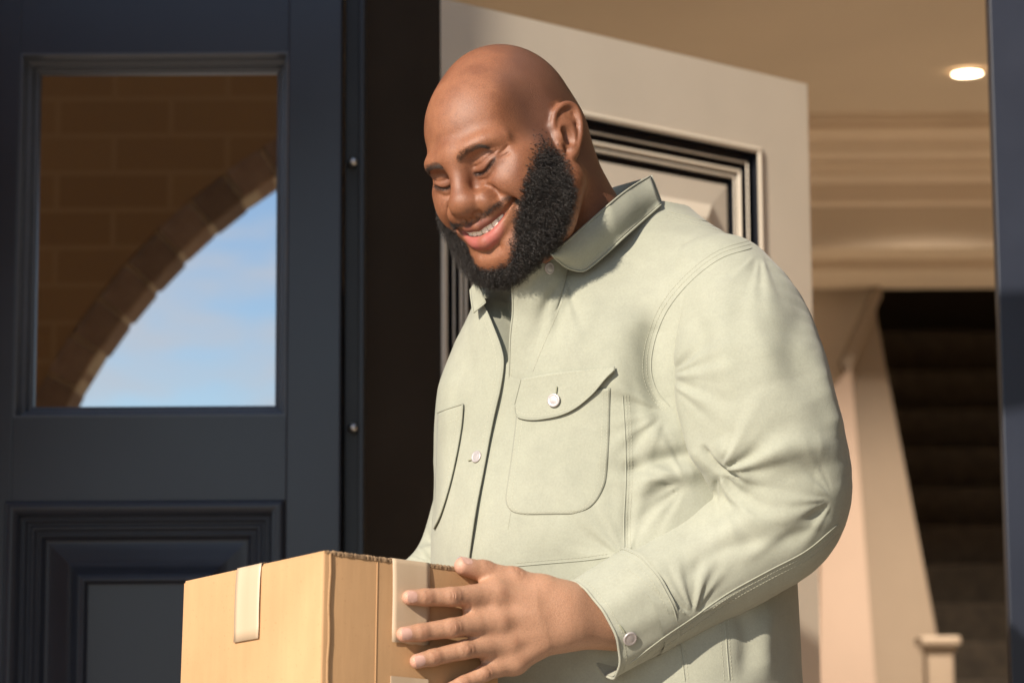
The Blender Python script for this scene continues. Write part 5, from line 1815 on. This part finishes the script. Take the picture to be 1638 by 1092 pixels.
# ------------------------------------------------------------------ body (one mesh: head, neck, hands)
def body():
    parts = [(head_w(HV), HF[:, ::-1].tolist(), 0)]
    tv, tf = teeth_mesh()
    parts.append((head_w(tv), tf, 1))
    parts.append((HDV, HDF.tolist(), 0)); parts.append((NLV, NLF, 2))
    # hidden arm that joins the hand to the neck inside the sleeve
    offs = np.cumsum([0] + [len(p[0]) for p in parts])
    def rim_vertex(Fq, V_, target):
        return int(np.argmin(np.linalg.norm(V_ - target, axis=1)))
    path = [q3(1015, 988, 2.80), q3(1120, 915, 2.825), q3(1235, 825, 2.845), q3(1205, 610, 2.865), q3(1150, 480, 2.95), q3(1000, 430, 3.05)]
    pp, _ = spline(path, 6); av, af = tube_mesh([pp], .028, 10)
    ah = rim_vertex(None, HDV, av[0]) + offs[2]; an = rim_vertex(None, head_w(HV), av[-1]) + offs[0]
    na = offs[-1]
    parts.append((av, af.tolist(), 0))
    V = np.vstack([p[0] for p in parts]); F = []; mi = []; n = 0
    for v, f, k in parts:
        F += [[a + n for a in q] for q in f]; mi += [k] * len(f); n += len(v)
    F += [[ah, na, na + 1], [an, na + len(av) - 1, na + len(av) - 2]]; mi += [0, 0]
    me = mesh_np('body', V, F)
    for k in ('skin', 'teeth', 'nail'): me.materials.append(M[k])
    me.polygons.foreach_set('material_index', mi)
    nh, nt_, nd, nn = (len(p[0]) for p in parts[:4]); nn += len(av)
    at = skin_attrs(HV)
    ax_ = np.abs(HV[:, 0])
    stub_shade = smoothstep(.040, .066, ax_) * smoothstep(.052, .010, HV[:, 1]) * smoothstep(-.07, -.03, HV[:, 2]) + smoothstep(-.01, -.06, HV[:, 1]) * .9  # face sides carry painted shade along with stubble; the back is scalp stubble
    stub_shade = stub_shade * (1 - .9 * smoothstep(.074, .079, ax_) * (HV[:, 2] < .04))
    at['stubble_shade'] = np.clip(stub_shade, 0, 1)
    z = np.zeros
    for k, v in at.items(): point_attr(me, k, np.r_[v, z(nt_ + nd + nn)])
    point_attr(me, 'hand', np.r_[z(nh + nt_), np.ones(nd), z(nn)])
    point_attr(me, 'knuckle', np.r_[z(nh + nt_), HDK, z(nn)])
    point_attr(me, 'nailbed', np.r_[z(nh + nt_), HDN, z(nn)])
    return pobj('body', me)
bd = body()
face_hair(PERSON)
for o in list(PERSON.children):
    if o.name.split('.')[0] in ('beard', 'moustache', 'eyebrow', 'eyelashes'): off(PERSON, o)

# ------------------------------------------------------------------ trousers and shoes (below the frame)
M['trouser'] = paint("dark_trousers", (0.03, 0.032, 0.04), 0.2, 0.9, 30.0, 0.3, 300.0)
M['shoe'] = paint("brown_shoe", (0.06, 0.035, 0.02), 0.2, 0.4, 20.0, 0.1, 200.0)
def legs():
    zt_ = float(TV[:, 2].min()) + .05
    for s in (-1, 1):
        hip = np.array([TC[0], TC[1], zt_]) + L_DIR * s * .105
        ft = np.array([TC[0], TC[1], FLOOR_Z + .07]) + L_DIR * s * .13
        g = Grid(np.minimum(hip, ft) - [.16, .16, .0], np.maximum(hip, ft) + [.16, .16, .01], .008)
        g.tube([hip + [0, 0, .1], hip, hip * .45 + ft * .55 + F_DIR * .02, ft - [0, 0, .1]], [.115, .112, .080, .062], .03)
        V, F = g.mesh(); V = relax(V, F, 2)
        c = (hip + ft) / 2; N_ = vnormals(V, F); r = V - c; r[:, 2] = 0
        if (N_ * r).sum() < 0: F = F[:, ::-1]
        pobj('trouser_leg', mesh_np('trouser_leg', V, F, M['trouser']))
        h = ft.copy(); h[2] = FLOOR_Z + .045
        g = Grid(h - [.2, .2, .05], h + [.2, .25, .12], .005)
        g.tube([h - F_DIR * .03, h + F_DIR * .09, h + F_DIR * .17 - [0, 0, .012]], [.044, .046, .036], .02)
        g.tube([h - F_DIR * .01, h + [0, 0, .07]], [.045, .048], .03)
        V, F = g.mesh(); V[:, 2] = np.maximum(V[:, 2], FLOOR_Z + .001); V = relax(V, F, 1)
        if (vnormals(V, F) * (V - h)).sum() < 0: F = F[:, ::-1]
        pobj('shoe', mesh_np('shoe', V, F, M['shoe']))
legs()
